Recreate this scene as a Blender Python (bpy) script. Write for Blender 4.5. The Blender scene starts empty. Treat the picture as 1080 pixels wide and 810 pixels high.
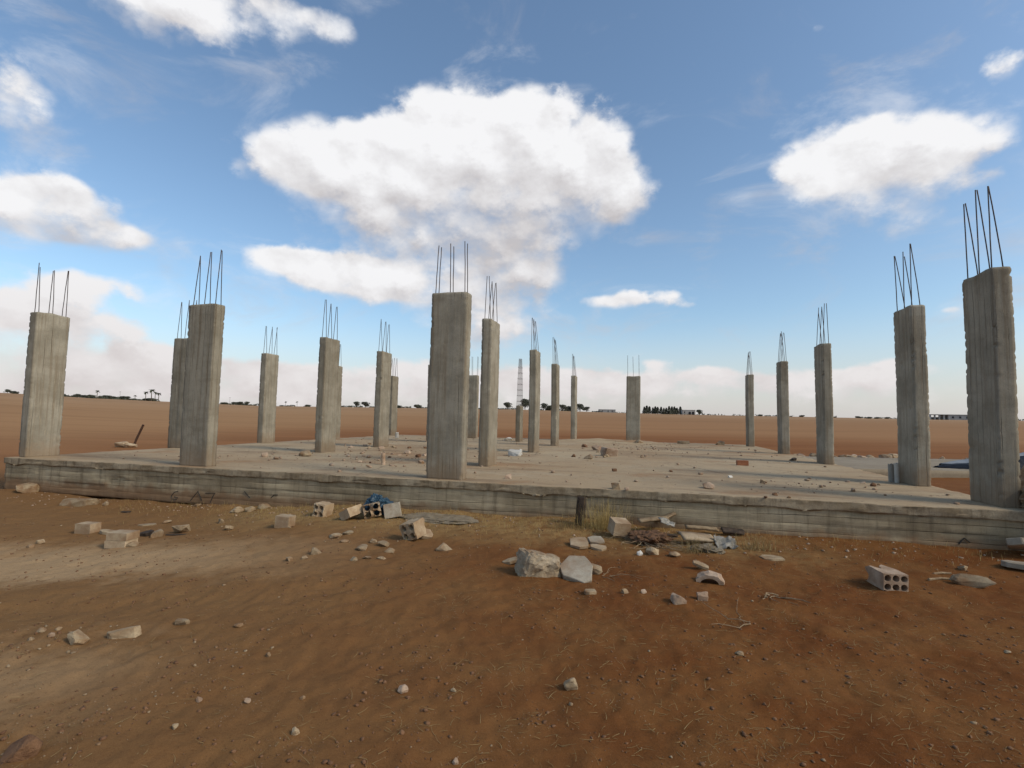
import bpy, bmesh, math, random
import numpy as np
from mathutils import Vector, Matrix, Euler

random.seed(11)
rng = np.random.default_rng(11)
S = bpy.context.scene
COL = S.collection
R = math.radians

# ------------------------------------------------------------------ camera model
EYE = 1.5
FPX, PITCH, ROLL = 532.6, R(3.868), R(1.105)      # focal length in units of a 1080 wide frame


def ray(px, py):
    U, V = px - 540.0, py - 405.0
    u = U * math.cos(ROLL) + V * math.sin(ROLL)
    v = -U * math.sin(ROLL) + V * math.cos(ROLL)
    d = (u / FPX, 1.0, -v / FPX)
    return Vector((d[0], d[1] * math.cos(PITCH) - d[2] * math.sin(PITCH),
                   d[1] * math.sin(PITCH) + d[2] * math.cos(PITCH)))


def at(px, py, z=0.0):
    """point of the level plane at height z seen at a spot of the 1080x810 photograph"""
    d = ray(px, py)
    t = (z - EYE) / d.z
    return Vector((d.x * t, d.y * t, z))


def azel(px, py):
    d = ray(px, py).normalized()
    return math.atan2(d.x, d.y), math.asin(d.z)


TH = R(-14.63)                                    # heading of the building's front
BU = Vector((math.cos(TH), math.sin(TH), 0))      # along the front, to the right
BV = Vector((-math.sin(TH), math.cos(TH), 0))     # into the building


def bp(u, v, z=0.0):
    p = BU * u + BV * v
    return Vector((p.x, p.y, z))


# ------------------------------------------------------------------ noise in numpy
_P = np.random.default_rng(5).permutation(512)
_G = np.random.default_rng(6).normal(size=(512, 3))
_G /= np.linalg.norm(_G, axis=1)[:, None]


def pnoise(p):
    p = np.asarray(p, float)
    i = np.floor(p).astype(np.int64)
    f = p - i
    w = f * f * f * (f * (f * 6 - 15) + 10)
    out = np.zeros(len(p))
    for a in (0, 1):
        for b in (0, 1):
            for c in (0, 1):
                h = _P[(_P[(_P[(i[:, 0] + a) & 511] + i[:, 1] + b) & 511] + i[:, 2] + c) & 511]
                g = (_G[h] * (f - np.array([a, b, c]))).sum(1)
                k = (w[:, 0] if a else 1 - w[:, 0]) * (w[:, 1] if b else 1 - w[:, 1]) * (w[:, 2] if c else 1 - w[:, 2])
                out += g * k
    return out * 1.5


def fbm(p, octs=4, gain=.5):
    p = np.asarray(p, float)
    s, a, t = np.zeros(len(p)), 1.0, 0.0
    for o in range(octs):
        s += a * pnoise(p * 2.03 ** o + o * 17.3)
        t += a
        a *= gain
    return s / t * 1.3


def sstep(a, b, x):
    t = np.clip((x - a) / (b - a), 0, 1)
    return t * t * (3 - 2 * t)


# ------------------------------------------------------------------ node helpers
class NT:
    def __init__(self, tree):
        self.t = tree

    def n(self, typ, **kw):
        nd = self.t.nodes.new(typ)
        for k, v in kw.items():
            setattr(nd, k, v)
        return nd

    def put(self, sock, val):
        if val is None:
            return
        if isinstance(val, bpy.types.NodeSocket):
            self.t.links.new(val, sock)
        elif isinstance(val, (tuple, list)) and len(val) == 3 and sock.type == 'RGBA':
            sock.default_value = (*val, 1)
        else:
            sock.default_value = val

    def math(self, op, a, b=None, c=None, clamp=False):
        nd = self.n('ShaderNodeMath', operation=op, use_clamp=clamp)
        self.put(nd.inputs[0], a)
        self.put(nd.inputs[1], b)
        self.put(nd.inputs[2], c)
        return nd.outputs[0]

    def vec(self, op, a, b=None, c=None):
        nd = self.n('ShaderNodeVectorMath', operation=op)
        self.put(nd.inputs[0], a)
        self.put(nd.inputs[1], b)
        self.put(nd.inputs[2], c)
        return nd.outputs['Value'] if op in ('DOT_PRODUCT', 'LENGTH', 'DISTANCE') else nd.outputs[0]

    def noise(self, vec, scale, detail=4, rough=.55, lac=2.0, dist=0.0):
        nd = self.n('ShaderNodeTexNoise')
        self.put(nd.inputs['Vector'], vec)
        nd.inputs['Scale'].default_value = scale
        nd.inputs['Detail'].default_value = detail
        nd.inputs['Roughness'].default_value = rough
        nd.inputs['Lacunarity'].default_value = lac
        nd.inputs['Distortion'].default_value = dist
        return nd.outputs['Fac']

    def voro(self, vec, scale, feature='F1', out='Distance', rnd=1.0):
        nd = self.n('ShaderNodeTexVoronoi', feature=feature)
        self.put(nd.inputs['Vector'], vec)
        nd.inputs['Scale'].default_value = scale
        nd.inputs['Randomness'].default_value = rnd
        return nd.outputs[out]

    def map(self, x, a, b, c=0.0, d=1.0, smooth=True):
        nd = self.n('ShaderNodeMapRange', interpolation_type='SMOOTHSTEP' if smooth else 'LINEAR')
        self.put(nd.inputs['Value'], x)
        for k, v in zip(('From Min', 'From Max', 'To Min', 'To Max'), (a, b, c, d)):
            nd.inputs[k].default_value = v
        return nd.outputs[0]

    def mix(self, f, a, b, blend='MIX'):
        nd = self.n('ShaderNodeMix', data_type='RGBA', blend_type=blend)
        self.put(nd.inputs['Factor'], f)
        self.put(nd.inputs['A'], None)
        self.put(nd.inputs[6], a)
        self.put(nd.inputs[7], b)
        return nd.outputs[2]

    def sep(self, v):
        nd = self.n('ShaderNodeSeparateXYZ')
        self.put(nd.inputs[0], v)
        return nd.outputs

    def comb(self, x, y, z):
        nd = self.n('ShaderNodeCombineXYZ')
        for s, v in zip(nd.inputs, (x, y, z)):
            self.put(s, v)
        return nd.outputs[0]

    def bump(self, h, strength=.5, dist=.02, normal=None):
        nd = self.n('ShaderNodeBump')
        nd.inputs['Strength'].default_value = strength
        nd.inputs['Distance'].default_value = dist
        self.put(nd.inputs['Height'], h)
        if normal is not None:
            self.put(nd.inputs['Normal'], normal)
        return nd.outputs[0]


def new_mat(name):
    m = bpy.data.materials.new(name)
    m.use_nodes = True
    m.node_tree.nodes.clear()
    T = NT(m.node_tree)
    out = T.n('ShaderNodeOutputMaterial')
    b = T.n('ShaderNodeBsdfPrincipled')
    m.node_tree.links.new(b.outputs[0], out.inputs[0])
    b.inputs['Specular IOR Level'].default_value = .25
    return m, T, b


def coords(T, obj_random=True):
    tc = T.n('ShaderNodeTexCoord').outputs['Object']
    if not obj_random:
        return tc
    oi = T.n('ShaderNodeObjectInfo').outputs['Random']
    off = T.math('MULTIPLY', oi, 37.0)
    return T.vec('ADD', tc, T.comb(off, off, off))


def simple_mat(name, c1, c2, scale=8, rough=.85, bump=.4, spec=.25, fine=60, metal=0, bd=.01, tint=.25, soil=0):
    m, T, b = new_mat(name)
    v = coords(T)
    f = T.noise(v, scale, 6, .62)
    col = T.mix(T.map(f, .32, .68), c1, c2)
    oi = T.n('ShaderNodeObjectInfo').outputs['Random']
    col = T.mix(1.0, col, T.mix(oi, (1 - tint,) * 3, (1 + tint * .4,) * 3), 'MULTIPLY')
    g = T.noise(v, fine, 4, .7)
    col = T.mix(T.map(g, .35, .75, 0, .35), col, tuple(x * .55 for x in c1))
    if soil:
        st = T.noise(T.vec('ADD', v, (5, 1, 3)), scale * .55, 5, .65)
        col = T.mix(T.map(st, .42, .66, 0, soil), col, (.19, .095, .04))
    T.put(b.inputs['Base Color'], col)
    b.inputs['Roughness'].default_value = rough
    b.inputs['Metallic'].default_value = metal
    b.inputs['Specular IOR Level'].default_value = spec
    h = T.math('ADD', T.math('MULTIPLY', f, .6), g)
    T.put(b.inputs['Normal'], T.bump(h, bump, bd))
    return m


# ------------------------------------------------------------------ materials
def mat_column():
    m, T, b = new_mat('column_concrete')
    v = coords(T)
    raw = T.n('ShaderNodeTexCoord').outputs['Object']
    z = T.sep(raw)[2]
    mott = T.noise(v, 2.2, 6, .6)
    streak = T.noise(T.vec('MULTIPLY', v, (1, 1, .035)), 17, 5, .65)
    streak2 = T.noise(T.vec('MULTIPLY', v, (1, 1, .12)), 46, 4, .6)
    fine = T.noise(v, 85, 4, .75)
    oi = T.n('ShaderNodeObjectInfo').outputs['Random']
    base = T.mix(T.map(mott, .3, .7), (.215, .188, .14), (.335, .298, .23))
    base = T.mix(T.map(streak, .46, .68, 0, .7), base, (.185, .14, .09))
    base = T.mix(T.map(streak2, .52, .8, 0, .5), base, (.42, .35, .24))
    cx, cy, cz = T.sep(raw)
    jf = T.math('FRACT', T.math('ADD', T.math('DIVIDE', T.math('ADD', cx, cy), .118), T.math('MULTIPLY', T.noise(v, 1.5, 2), .35)))
    joint = T.math('MULTIPLY', T.map(T.math('ABSOLUTE', T.math('SUBTRACT', jf, .5)), .43, .5), T.map(T.noise(T.vec('MULTIPLY', v, (1, 1, .3)), 3.0, 3), .42, .6))
    base = T.mix(T.math('MULTIPLY', joint, .8), base, (.10, .076, .05))
    lift = T.noise(T.vec('MULTIPLY', v, (.3, .3, 1)), 2.6, 4, .6)
    base = T.mix(T.map(lift, .56, .66, 0, .35), base, (.20, .16, .11))
    base = T.mix(T.map(fine, .5, .72, 0, .6), base, (.11, .09, .065))
    pores = T.voro(v, 55)
    pm = T.math('MULTIPLY', T.map(pores, .10, .20, 1, 0), T.map(T.noise(v, 5, 3), .46, .62))
    base = T.mix(T.math('MULTIPLY', pm, .75), base, (.07, .055, .04))
    # soil splashed on the foot
    dz = T.math('ADD', z, T.math('MULTIPLY', T.noise(v, 9, 5), -.5))
    base = T.mix(T.map(dz, -.2, .22, .55, 0), base, (.22, .145, .085))
    base = T.mix(1.0, base, T.mix(oi, (.86, .85, .83), (1.1, 1.1, 1.1)), 'MULTIPLY')
    T.put(b.inputs['Base Color'], base)
    b.inputs['Roughness'].default_value = .92
    b.inputs['Specular IOR Level'].default_value = .15
    h = T.math('ADD', T.math('SUBTRACT', T.math('MULTIPLY', streak, .45), joint), T.math('ADD', T.math('MULTIPLY', fine, .35), T.math('MULTIPLY', pm, -.9)))
    T.put(b.inputs['Normal'], T.bump(h, .55, .012))
    return m


def mat_beam():
    m, T, b = new_mat('board_marked_concrete')
    v = T.n('ShaderNodeTexCoord').outputs['Object']
    x, y, z = T.sep(v)
    wob = T.math('MULTIPLY', T.math('SUBTRACT', T.noise(T.vec('MULTIPLY', v, (.6, 1, 1)), 1.6, 3), .5), .05)
    zz = T.math('ADD', z, wob)
    mott = T.noise(v, 1.3, 6, .62)
    grain = T.noise(T.vec('MULTIPLY', v, (.05, 1, 1)), 40, 5, .6)
    drip = T.noise(T.vec('MULTIPLY', v, (1, 1, .07)), 9, 5, .65)
    fine = T.noise(v, 70, 4, .75)
    base = T.mix(T.map(mott, .32, .68), (.25, .195, .122), (.41, .335, .225))
    board = T.noise(T.comb(T.math('MULTIPLY', x, .28), 0, T.math('FLOOR', T.math('DIVIDE', zz, .105))), 3.1, 1)
    base = T.mix(1.0, base, T.mix(T.map(board, .3, .7), (.78, .77, .75), (1.15, 1.14, 1.1)), 'MULTIPLY')
    base = T.mix(T.map(grain, .5, .8, 0, .55), base, (.15, .12, .085))
    base = T.mix(T.map(drip, .48, .7, 0, .6), base, (.12, .09, .055))
    base = T.mix(T.map(drip, .2, .42, .45, 0), base, (.50, .44, .33))
    base = T.mix(T.map(fine, .5, .8, 0, .45), base, (.11, .082, .05))
    fr = T.math('FRACT', T.math('DIVIDE', zz, .105))
    ln = T.map(T.math('ABSOLUTE', T.math('SUBTRACT', fr, .5)), .44, .5, 0, 1)
    ln = T.math('MULTIPLY', ln, T.map(T.noise(T.vec('MULTIPLY', v, (.5, 1, 3)), 2.3, 4), .40, .58))
    base = T.mix(T.math('MULTIPLY', ln, .75), base, (.055, .045, .032))
    soil = T.math('ADD', z, T.math('MULTIPLY', T.noise(v, 5, 5), -.30))
    base = T.mix(T.map(soil, -.14, .05, .75, 0), base, (.20, .105, .05))
    T.put(b.inputs['Base Color'], base)
    b.inputs['Roughness'].default_value = .93
    b.inputs['Specular IOR Level'].default_value = .15
    h = T.math('ADD', T.math('MULTIPLY', ln, -1.2), T.math('ADD', T.math('MULTIPLY', fine, .45), T.math('MULTIPLY', grain, .5)))
    T.put(b.inputs['Normal'], T.bump(h, .6, .014))
    return m


def mat_deck():
    m, T, b = new_mat('dusty_slab_concrete')
    v = T.n('ShaderNodeTexCoord').outputs['Object']
    big = T.noise(v, .22, 6, .6)
    mid = T.noise(T.vec('MULTIPLY', v, (.5, 1, 1)), .9, 7, .65)
    fine = T.noise(v, 30, 5, .75)
    base = T.mix(T.map(big, .33, .66), (.36, .25, .145), (.41, .315, .20))
    base = T.mix(T.map(mid, .48, .72, 0, .75), base, (.25, .17, .10))
    base = T.mix(T.map(mid, .25, .42, .4, 0), base, (.47, .40, .29))
    spots = T.noise(v, 5.5, 6, .7)
    base = T.mix(T.map(spots, .58, .70, 0, .7), base, (.16, .105, .065))
    base = T.mix(T.map(fine, .5, .8, 0, .4), base, (.19, .14, .095))
    band = T.noise(T.vec('MULTIPLY', v, (.16, 1, 1)), 1.5, 6, .66)
    base = T.mix(T.map(band, .52, .68, 0, .65), base, (.20, .13, .075))
    soil = T.noise(T.vec('ADD', v, (3, 9, 1)), .55, 6, .68)
    base = T.mix(T.map(soil, .53, .66, 0, .7), base, (.30, .175, .09))
    ck = T.n('ShaderNodeTexVoronoi', feature='DISTANCE_TO_EDGE')
    T.put(ck.inputs['Vector'], T.vec('ADD', v, T.vec('MULTIPLY', T.comb(mid, spots, mid), (.5, .5, .5))))
    ck.inputs['Scale'].default_value = .33
    crack = T.math('MULTIPLY', T.map(ck.outputs['Distance'], .0, .006, 1, 0), T.map(big, .45, .55))
    base = T.mix(T.math('MULTIPLY', crack, .6), base, (.10, .07, .045))
    nz = T.sep(T.n('ShaderNodeNewGeometry').outputs['True Normal'])[2]
    drip = T.noise(T.vec('MULTIPLY', v, (1, 1, .12)), 8, 6, .68)
    sidec = T.mix(T.map(T.noise(v, 2.1, 6, .65), .34, .66), (.22, .16, .095), (.38, .305, .205))
    sidec = T.mix(T.map(drip, .5, .7, 0, .7), sidec, (.11, .08, .05))
    sidec = T.mix(T.map(fine, .45, .75, 0, .5), sidec, (.10, .075, .05))
    base = T.mix(T.map(nz, .35, .8, 1, 0), base, sidec)
    T.put(b.inputs['Base Color'], base)
    b.inputs['Roughness'].default_value = .95
    b.inputs['Specular IOR Level'].default_value = .1
    T.put(b.inputs['Normal'], T.bump(T.math('ADD', fine, T.math('MULTIPLY', spots, .8)), .5, .02))
    return m


def mat_ground():
    m, T, b = new_mat('red_soil')
    p = T.n('ShaderNodeNewGeometry').outputs['Position']
    x, y, z = T.sep(p)
    big = T.noise(p, .35, 5, .6)
    mid = T.noise(p, 1.5, 6, .62)
    sm = T.noise(p, 9, 6, .68)
    fine = T.noise(p, 60, 6, .85)
    grit = T.noise(p, 210, 3, .8)
    red, brown, tan = (.138, .047, .013), (.178, .075, .0235), (.40, .262, .138)
    near = T.mix(T.map(mid, .35, .65), red, brown)
    # left half is browner and paler than the right half
    near = T.mix(T.map(T.math('ADD', x, T.math('MULTIPLY', big, 2.0)), -2.2, 2.6, .75, 0), near, (.225, .126, .053))
    # worn wheel track of pale dust crossing at the left
    wx = T.math('ADD', x, T.math('MULTIPLY', T.math('SUBTRACT', big, .5), 2.2))
    wy = T.math('ADD', y, T.math('ADD', T.math('MULTIPLY', T.math('SUBTRACT', mid, .5), 1.5), T.math('MULTIPLY', T.math('SUBTRACT', sm, .5), .9)))
    lx = T.map(wx, -4.4, -1.2, 1, 0)
    t1 = T.math('MULTIPLY', T.map(wy, 4.5, 5.2), T.map(wy, 5.7, 6.8, 1, 0))
    t2 = T.math('MULTIPLY', T.map(wy, 2.2, 2.7), T.map(wy, 2.9, 3.7, 1, 0))
    t2 = T.math('MULTIPLY', t2, T.map(wx, -2.9, -1.5, .5, 0))
    tr = T.math('ADD', T.math('MULTIPLY', lx, t1), t2, clamp=True)
    tr = T.math('MULTIPLY', tr, T.map(sm, .2, .55, .75, 1))
    near = T.mix(T.math('MULTIPLY', tr, .97), near, tan)
    # straw-coloured strip along the foot of the slab
    v_ = T.math('ADD', T.math('MULTIPLY', x, float(BV.x)), T.math('MULTIPLY', y, float(BV.y)))
    gs = T.math('MULTIPLY', T.map(T.math('ADD', v_, T.math('MULTIPLY', mid, 1.2)), 6.2, 7.4), T.map(v_, 7.5, 8.0, 1, 0))
    gs = T.math('MULTIPLY', gs, T.math('MULTIPLY', T.map(wx, -5.2, -3.6), T.map(wx, 2.2, 4.6, 1, 0)))
    near = T.mix(T.math('MULTIPLY', gs, T.map(sm, .35, .6, .2, .8)), near, (.31, .20, .082))
    near = T.mix(T.map(sm, .52, .75, 0, .3), near, (.095, .038, .013))
    near = T.mix(T.map(sm, .2, .4, .2, 0), near, (.25, .14, .065))
    near = T.mix(T.map(fine, .52, .7, 0, .6), near, (.06, .026, .010))
    near = T.mix(T.map(grit, .54, .7, 0, .5), near, (.05, .023, .010))
    near = T.mix(T.map(grit, .30, .44, .45, 0), near, (.30, .18, .095))
    near = T.mix(T.map(fine, .2, .38, .3, 0), near, (.31, .2, .115))
    crumbs = T.math('MULTIPLY', T.map(T.voro(p, 42), .10, .2, 1, 0), T.map(T.noise(p, 3.1, 4), .5, .62))
    near = T.mix(T.math('MULTIPLY', crumbs, .5), near, (.36, .27, .18))
    # ploughed field behind
    rows = T.noise(T.vec('MULTIPLY', p, (.10, .6, 1)), .45, 5, .6)
    fld = T.mix(T.map(rows, .35, .65), (.195, .076, .026), (.25, .105, .039))
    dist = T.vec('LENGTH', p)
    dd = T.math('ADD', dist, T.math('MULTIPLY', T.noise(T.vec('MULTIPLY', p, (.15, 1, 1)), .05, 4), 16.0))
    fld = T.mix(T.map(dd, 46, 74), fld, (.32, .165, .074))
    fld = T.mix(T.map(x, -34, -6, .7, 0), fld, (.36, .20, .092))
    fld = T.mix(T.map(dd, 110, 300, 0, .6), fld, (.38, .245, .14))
    fld = T.mix(T.map(T.noise(T.vec('MULTIPLY', p, (.12, 1, 1)), .12, 4), .5, .72, 0, .35), fld, (.21, .11, .05))
    pt = T.voro(T.vec('MULTIPLY', p, (.004, .016, 0)), 1.0, 'F1', 'Color')
    fld = T.mix(T.map(dd, 60, 130, 0, .16), fld, T.mix(T.sep(pt)[0], (.17, .085, .04), (.42, .28, .16)))
    fur = T.noise(T.vec('MULTIPLY', p, (.03, .9, 1)), 1.0, 4, .6)
    fld = T.mix(T.map(fur, .48, .7, 0, .22), fld, (.14, .062, .026))
    scrub = T.math('MULTIPLY', T.map(T.noise(p, .9, 5, .7), .6, .7), T.map(T.noise(p, .06, 4), .5, .62))
    fld = T.mix(T.math('MULTIPLY', scrub, .5), fld, (.20, .155, .075))
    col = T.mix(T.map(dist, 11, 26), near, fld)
    T.put(b.inputs['Base Color'], col)
    b.inputs['Roughness'].default_value = .97
    b.inputs['Specular IOR Level'].default_value = .05
    hh = T.math('ADD', T.math('MULTIPLY', sm, .9), T.math('MULTIPLY', fine, .5))
    hh = T.math('ADD', hh, T.math('ADD', T.math('MULTIPLY', crumbs, .35), T.math('MULTIPLY', grit, .25)))
    T.put(b.inputs['Normal'], T.bump(hh, .5, .02))
    return m


def mat_rebar():
    m, T, b = new_mat('rusty_rebar_steel')
    v = coords(T)
    f = T.noise(v, 30, 4)
    T.put(b.inputs['Base Color'], T.mix(T.map(f, .35, .7), (.055, .05, .05), (.12, .075, .05)))
    b.inputs['Roughness'].default_value = .6
    b.inputs['Metallic'].default_value = .35
    wv = T.n('ShaderNodeTexWave', bands_direction='Z')
    T.put(wv.inputs['Vector'], v)
    wv.inputs['Scale'].default_value = 28
    T.put(b.inputs['Normal'], T.bump(wv.outputs['Fac'], .5, .003))
    return m


M_COL, M_BEAM, M_DECK, M_GROUND, M_REBAR = mat_column(), mat_beam(), mat_deck(), mat_ground(), mat_rebar()
M_STONE = simple_mat('pale_limestone', (.28, .195, .112), (.43, .325, .20), 9, bump=.5, soil=.8)
M_BOULDER = simple_mat('weathered_rubble_concrete', (.29, .21, .125), (.47, .37, .25), 9, bump=.7, soil=.7, fine=45, bd=.02)
M_BLOCK = simple_mat('tan_block_concrete', (.40, .28, .165), (.53, .41, .27), 6, soil=.6, bump=.4, fine=90)
M_BROKEN = simple_mat('pink_block_concrete', (.37, .25, .165), (.50, .37, .26), 7, soil=.6, bump=.5, fine=90)
M_GREYBLK = simple_mat('grey_block_concrete', (.32, .265, .19), (.45, .39, .30), 6, soil=.6, bump=.4, fine=90)
M_CLOD = simple_mat('brown_earth_clod', (.13, .062, .03), (.21, .11, .055), 14, bump=.8)
M_REDBRICK = simple_mat('fired_red_clay', (.26, .095, .045), (.34, .14, .07), 10)
M_WOOD = simple_mat('weathered_timber', (.20, .13, .07), (.34, .25, .15), 12, bump=.5)
M_DARKWOOD = simple_mat('dark_rotten_timber', (.035, .025, .018), (.09, .06, .04), 12, bump=.5)
M_ROOT = simple_mat('dry_root_bark', (.20, .13, .075), (.36, .26, .15), 20)
M_TIN = simple_mat('torn_grey_sheet', (.19, .165, .13), (.36, .33, .28), 12, rough=.6, bump=.4)
M_BAG = simple_mat('dark_blue_plastic', (.012, .032, .055), (.03, .075, .105), 12, rough=.42, bump=.3, spec=.5)
M_TARP = simple_mat('navy_tarpaulin', (.005, .007, .012), (.010, .013, .021), 4, rough=.65, bump=.4, spec=.15, bd=.03)
M_SKYREFL = simple_mat('sky_reflection_grey', (.22, .235, .255), (.34, .35, .36), 3, rough=.7, bump=.3, bd=.03)  # grey-blue colour stands in for sky reflected along the heap's top
M_PIPE = simple_mat('grey_plastic_pipe', (.32, .29, .24), (.42, .39, .33), 8, rough=.6, bump=.15)
M_WHITEPIPE = simple_mat('white_plastic_pipe', (.56, .51, .43), (.67, .63, .55), 8, rough=.45, bump=.1)
M_RUST = simple_mat('rusty_iron', (.045, .022, .014), (.10, .05, .03), 20, rough=.8)
M_STRAW = simple_mat('dry_straw', (.25, .17, .07), (.40, .29, .135), 5, bump=0)
M_YELLOW = simple_mat('yellow_dry_grass', (.42, .29, .10), (.58, .43, .18), 5, bump=0)
M_LEAF = simple_mat('hazed_foliage', (.08, .085, .06), (.13, .132, .095), .5, bump=0)  # lightened so that its colour carries the distance haze
M_LEAF2 = simple_mat('olive_foliage', (.05, .06, .03), (.10, .105, .06), .5, bump=0)
M_BARK = simple_mat('grey_brown_bark', (.09, .07, .05), (.16, .125, .09), 3)
M_RENDER = simple_mat('pale_render', (.42, .39, .35), (.52, .49, .45), .6, bump=.1)
M_GREYREND = simple_mat('grey_block_wall', (.30, .29, .28), (.40, .39, .37), .6, bump=.1)
M_GLASSDARK = simple_mat('dark_opening', (.02, .02, .022), (.04, .04, .045), 1, bump=0)
M_PAD = simple_mat('pale_screed', (.29, .22, .14), (.37, .295, .20), 1.1, bump=.4, fine=25)
M_MORTAR = simple_mat('spilled_grey_mortar', (.21, .155, .095), (.33, .265, .18), 9, bump=.7, fine=50)
M_PAINT = simple_mat('black_paint', (.03, .027, .024), (.06, .052, .045), 30, bump=.1)


# ------------------------------------------------------------------ object helpers
def tag(o, label=None, cat=None, group=None, kind=None):
    if label:
        o['label'] = label
    if cat:
        o['category'] = cat
    if group:
        o['group'] = group
    if kind:
        o['kind'] = kind
    return o


def mesh_from(name, V, F, mat, parent=None, smooth=False):
    me = bpy.data.meshes.new(name)
    V = np.asarray(V, np.float32)
    if isinstance(F, np.ndarray):
        nf, k = F.shape
        me.vertices.add(len(V))
        me.vertices.foreach_set('co', V.ravel())
        me.loops.add(nf * k)
        me.loops.foreach_set('vertex_index', F.astype(np.int32).ravel())
        me.polygons.add(nf)
        me.polygons.foreach_set('loop_start', np.arange(0, nf * k, k, dtype=np.int32))
        me.update(calc_edges=True)
    else:
        me.from_pydata([tuple(v) for v in V], [], F)
    me.materials.append(mat)
    if smooth:
        me.polygons.foreach_set('use_smooth', np.ones(len(me.polygons), bool))
    me.validate()
    me.update()
    o = bpy.data.objects.new(name, me)
    COL.objects.link(o)
    if parent:
        o.parent = parent
    return o


def from_bm(name, bm, mat, parent=None, smooth=False):
    me = bpy.data.meshes.new(name)
    bm.normal_update()
    bm.to_mesh(me)
    bm.free()
    me.materials.append(mat)
    if smooth:
        me.polygons.foreach_set('use_smooth', np.ones(len(me.polygons), bool))
    o = bpy.data.objects.new(name, me)
    COL.objects.link(o)
    if parent:
        o.parent = parent
    return o


def empty(name, loc, rz=0.0):
    o = bpy.data.objects.new(name, None)
    o.empty_display_size = .2
    COL.objects.link(o)
    o.location = loc
    o.rotation_euler = (0, 0, rz)
    return o


def box_grid(nx, ny, nz):
    """surface of a box as a lattice of quads: integer points and faces"""
    quads = []

    def face(ax, val, flip):
        n = (nx, ny, nz)
        a, b = [k for k in range(3) if k != ax]
        ia, ib = np.meshgrid(np.arange(n[a]), np.arange(n[b]), indexing='ij')
        ia, ib = ia.ravel(), ib.ravel()
        q = np.zeros((len(ia), 4, 3), np.int64)
        for c, (da, db) in enumerate(((0, 0), (1, 0), (1, 1), (0, 1))):
            q[:, c, ax] = val
            q[:, c, a] = ia + da
            q[:, c, b] = ib + db
        if flip:
            q = q[:, ::-1]
        quads.append(q)
    face(0, 0, True); face(0, nx, False)
    face(1, 0, False); face(1, ny, True)
    face(2, 0, True); face(2, nz, False)
    q = np.concatenate(quads).reshape(-1, 3)
    key = (q[:, 0] * 10000 + q[:, 1]) * 10000 + q[:, 2]
    uq, idx, inv = np.unique(key, return_index=True, return_inverse=True)
    return q[idx], inv.reshape(-1, 4)


def normals_of(V, F):
    n = np.cross(V[F[:, 2]] - V[F[:, 0]], V[F[:, 3]] - V[F[:, 1]])
    n /= np.linalg.norm(n, axis=1)[:, None] + 1e-12
    N = np.zeros_like(V)
    for c in range(4):
        np.add.at(N, F[:, c], n)
    return N / (np.linalg.norm(N, axis=1)[:, None] + 1e-12)


def tube(bm, pts, r, seg=6, cap=True, taper=1.0):
    rings = []
    pts = [Vector(p) for p in pts]
    for i, p in enumerate(pts):
        t = (pts[min(i + 1, len(pts) - 1)] - pts[max(i - 1, 0)]).normalized()
        a = t.cross(Vector((0.31, .95, .1))).normalized() if abs(t.dot(Vector((0.31, .95, .1)))) < .97 else t.cross(Vector((1, 0, 0))).normalized()
        b = t.cross(a)
        rr = r * (1 + (taper - 1) * i / max(1, len(pts) - 1))
        rings.append([bm.verts.new(p + a * math.cos(2 * math.pi * k / seg) * rr + b * math.sin(2 * math.pi * k / seg) * rr) for k in range(seg)])
    for i in range(len(rings) - 1):
        for k in range(seg):
            bm.faces.new((rings[i][k], rings[i][(k + 1) % seg], rings[i + 1][(k + 1) % seg], rings[i + 1][k]))
    if cap:
        bm.faces.new(rings[0][::-1])
        bm.faces.new(rings[-1])


# ------------------------------------------------------------------ terrain
_TX = [-9, -1.3, -1.0, -.83, -.68, -.49, -.36, 0, .15, .3, .5, .87, 1.0, 9]
_TD = [12, 18, 16.5, 12.5, 10.3, 8.0, 8.2, 9.3, 8.3, 7.5, 7.2, 7.4, 7.7, 8]
CREST = 300.0


def ground_z(x, y, micro=True):
    x, y = np.asarray(x, float), np.asarray(y, float)
    d = np.hypot(x, y)
    front = y > .02 * d
    t = np.where(front, x / np.maximum(y, .02 * d + 1e-9), 9 * np.sign(x))
    dl = np.interp(t, _TX, _TD)
    ca = np.clip(y / np.maximum(d, 1e-9), .3, 1)
    hc = EYE + dl * CREST * ca / FPX
    k = np.clip((d - 42) / (CREST - 42), 0, 1)
    h = hc * k ** 1.08
    h += np.where(d > 60, .15 * sstep(60, 140, d), 0) * pnoise(np.c_[x * .02, y * .02, 0 * x])
    if micro:
        p = np.c_[x, y, np.zeros_like(x)]
        fade = 1 - sstep(10, 40, d)
        h += fade * (.035 * fbm(p * .55, 3) + .022 * fbm(p * 2.4 + 9, 3) + .010 * pnoise(p * 6 + 4) + .006 * pnoise(p * 13 + 2) * (1 - sstep(5, 8, d)))
        # shallow wheel rut beside the pale track
        h += -.03 * np.exp(-((y - 4.35 - .1 * x) / .25) ** 2) * (1 - sstep(-3.0, -.6, x)) * fade
        h += -.19 * (1 - sstep(-6.2, -1.6, x)) * sstep(3.0, 5.5, y) * fade
        # loose earth heaped along the foot of the slab
        u = x * BU.x + y * BU.y
        v = x * BV.x + y * BV.y
        bank = np.exp(-((v - 7.35) / .45) ** 2) * sstep(-13.2, -12.6, u) * (1 - sstep(4.4, 5.2, u))
        h += bank * (.06 + .04 * pnoise(np.c_[u * .8, v * .8, 0 * u + 3.3]))
    return h


def gz(x, y):
    return float(ground_z(np.array([x]), np.array([y]))[0])


def on_ground(px, py, z=0.0):
    """the same for the uneven ground (z = 0) or a level surface (z > 0)"""
    p = at(px, py, z)
    if z == 0:
        for _ in range(4):
            p = at(px, py, gz(p.x, p.y))
        p.z = 0
    return p


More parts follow.
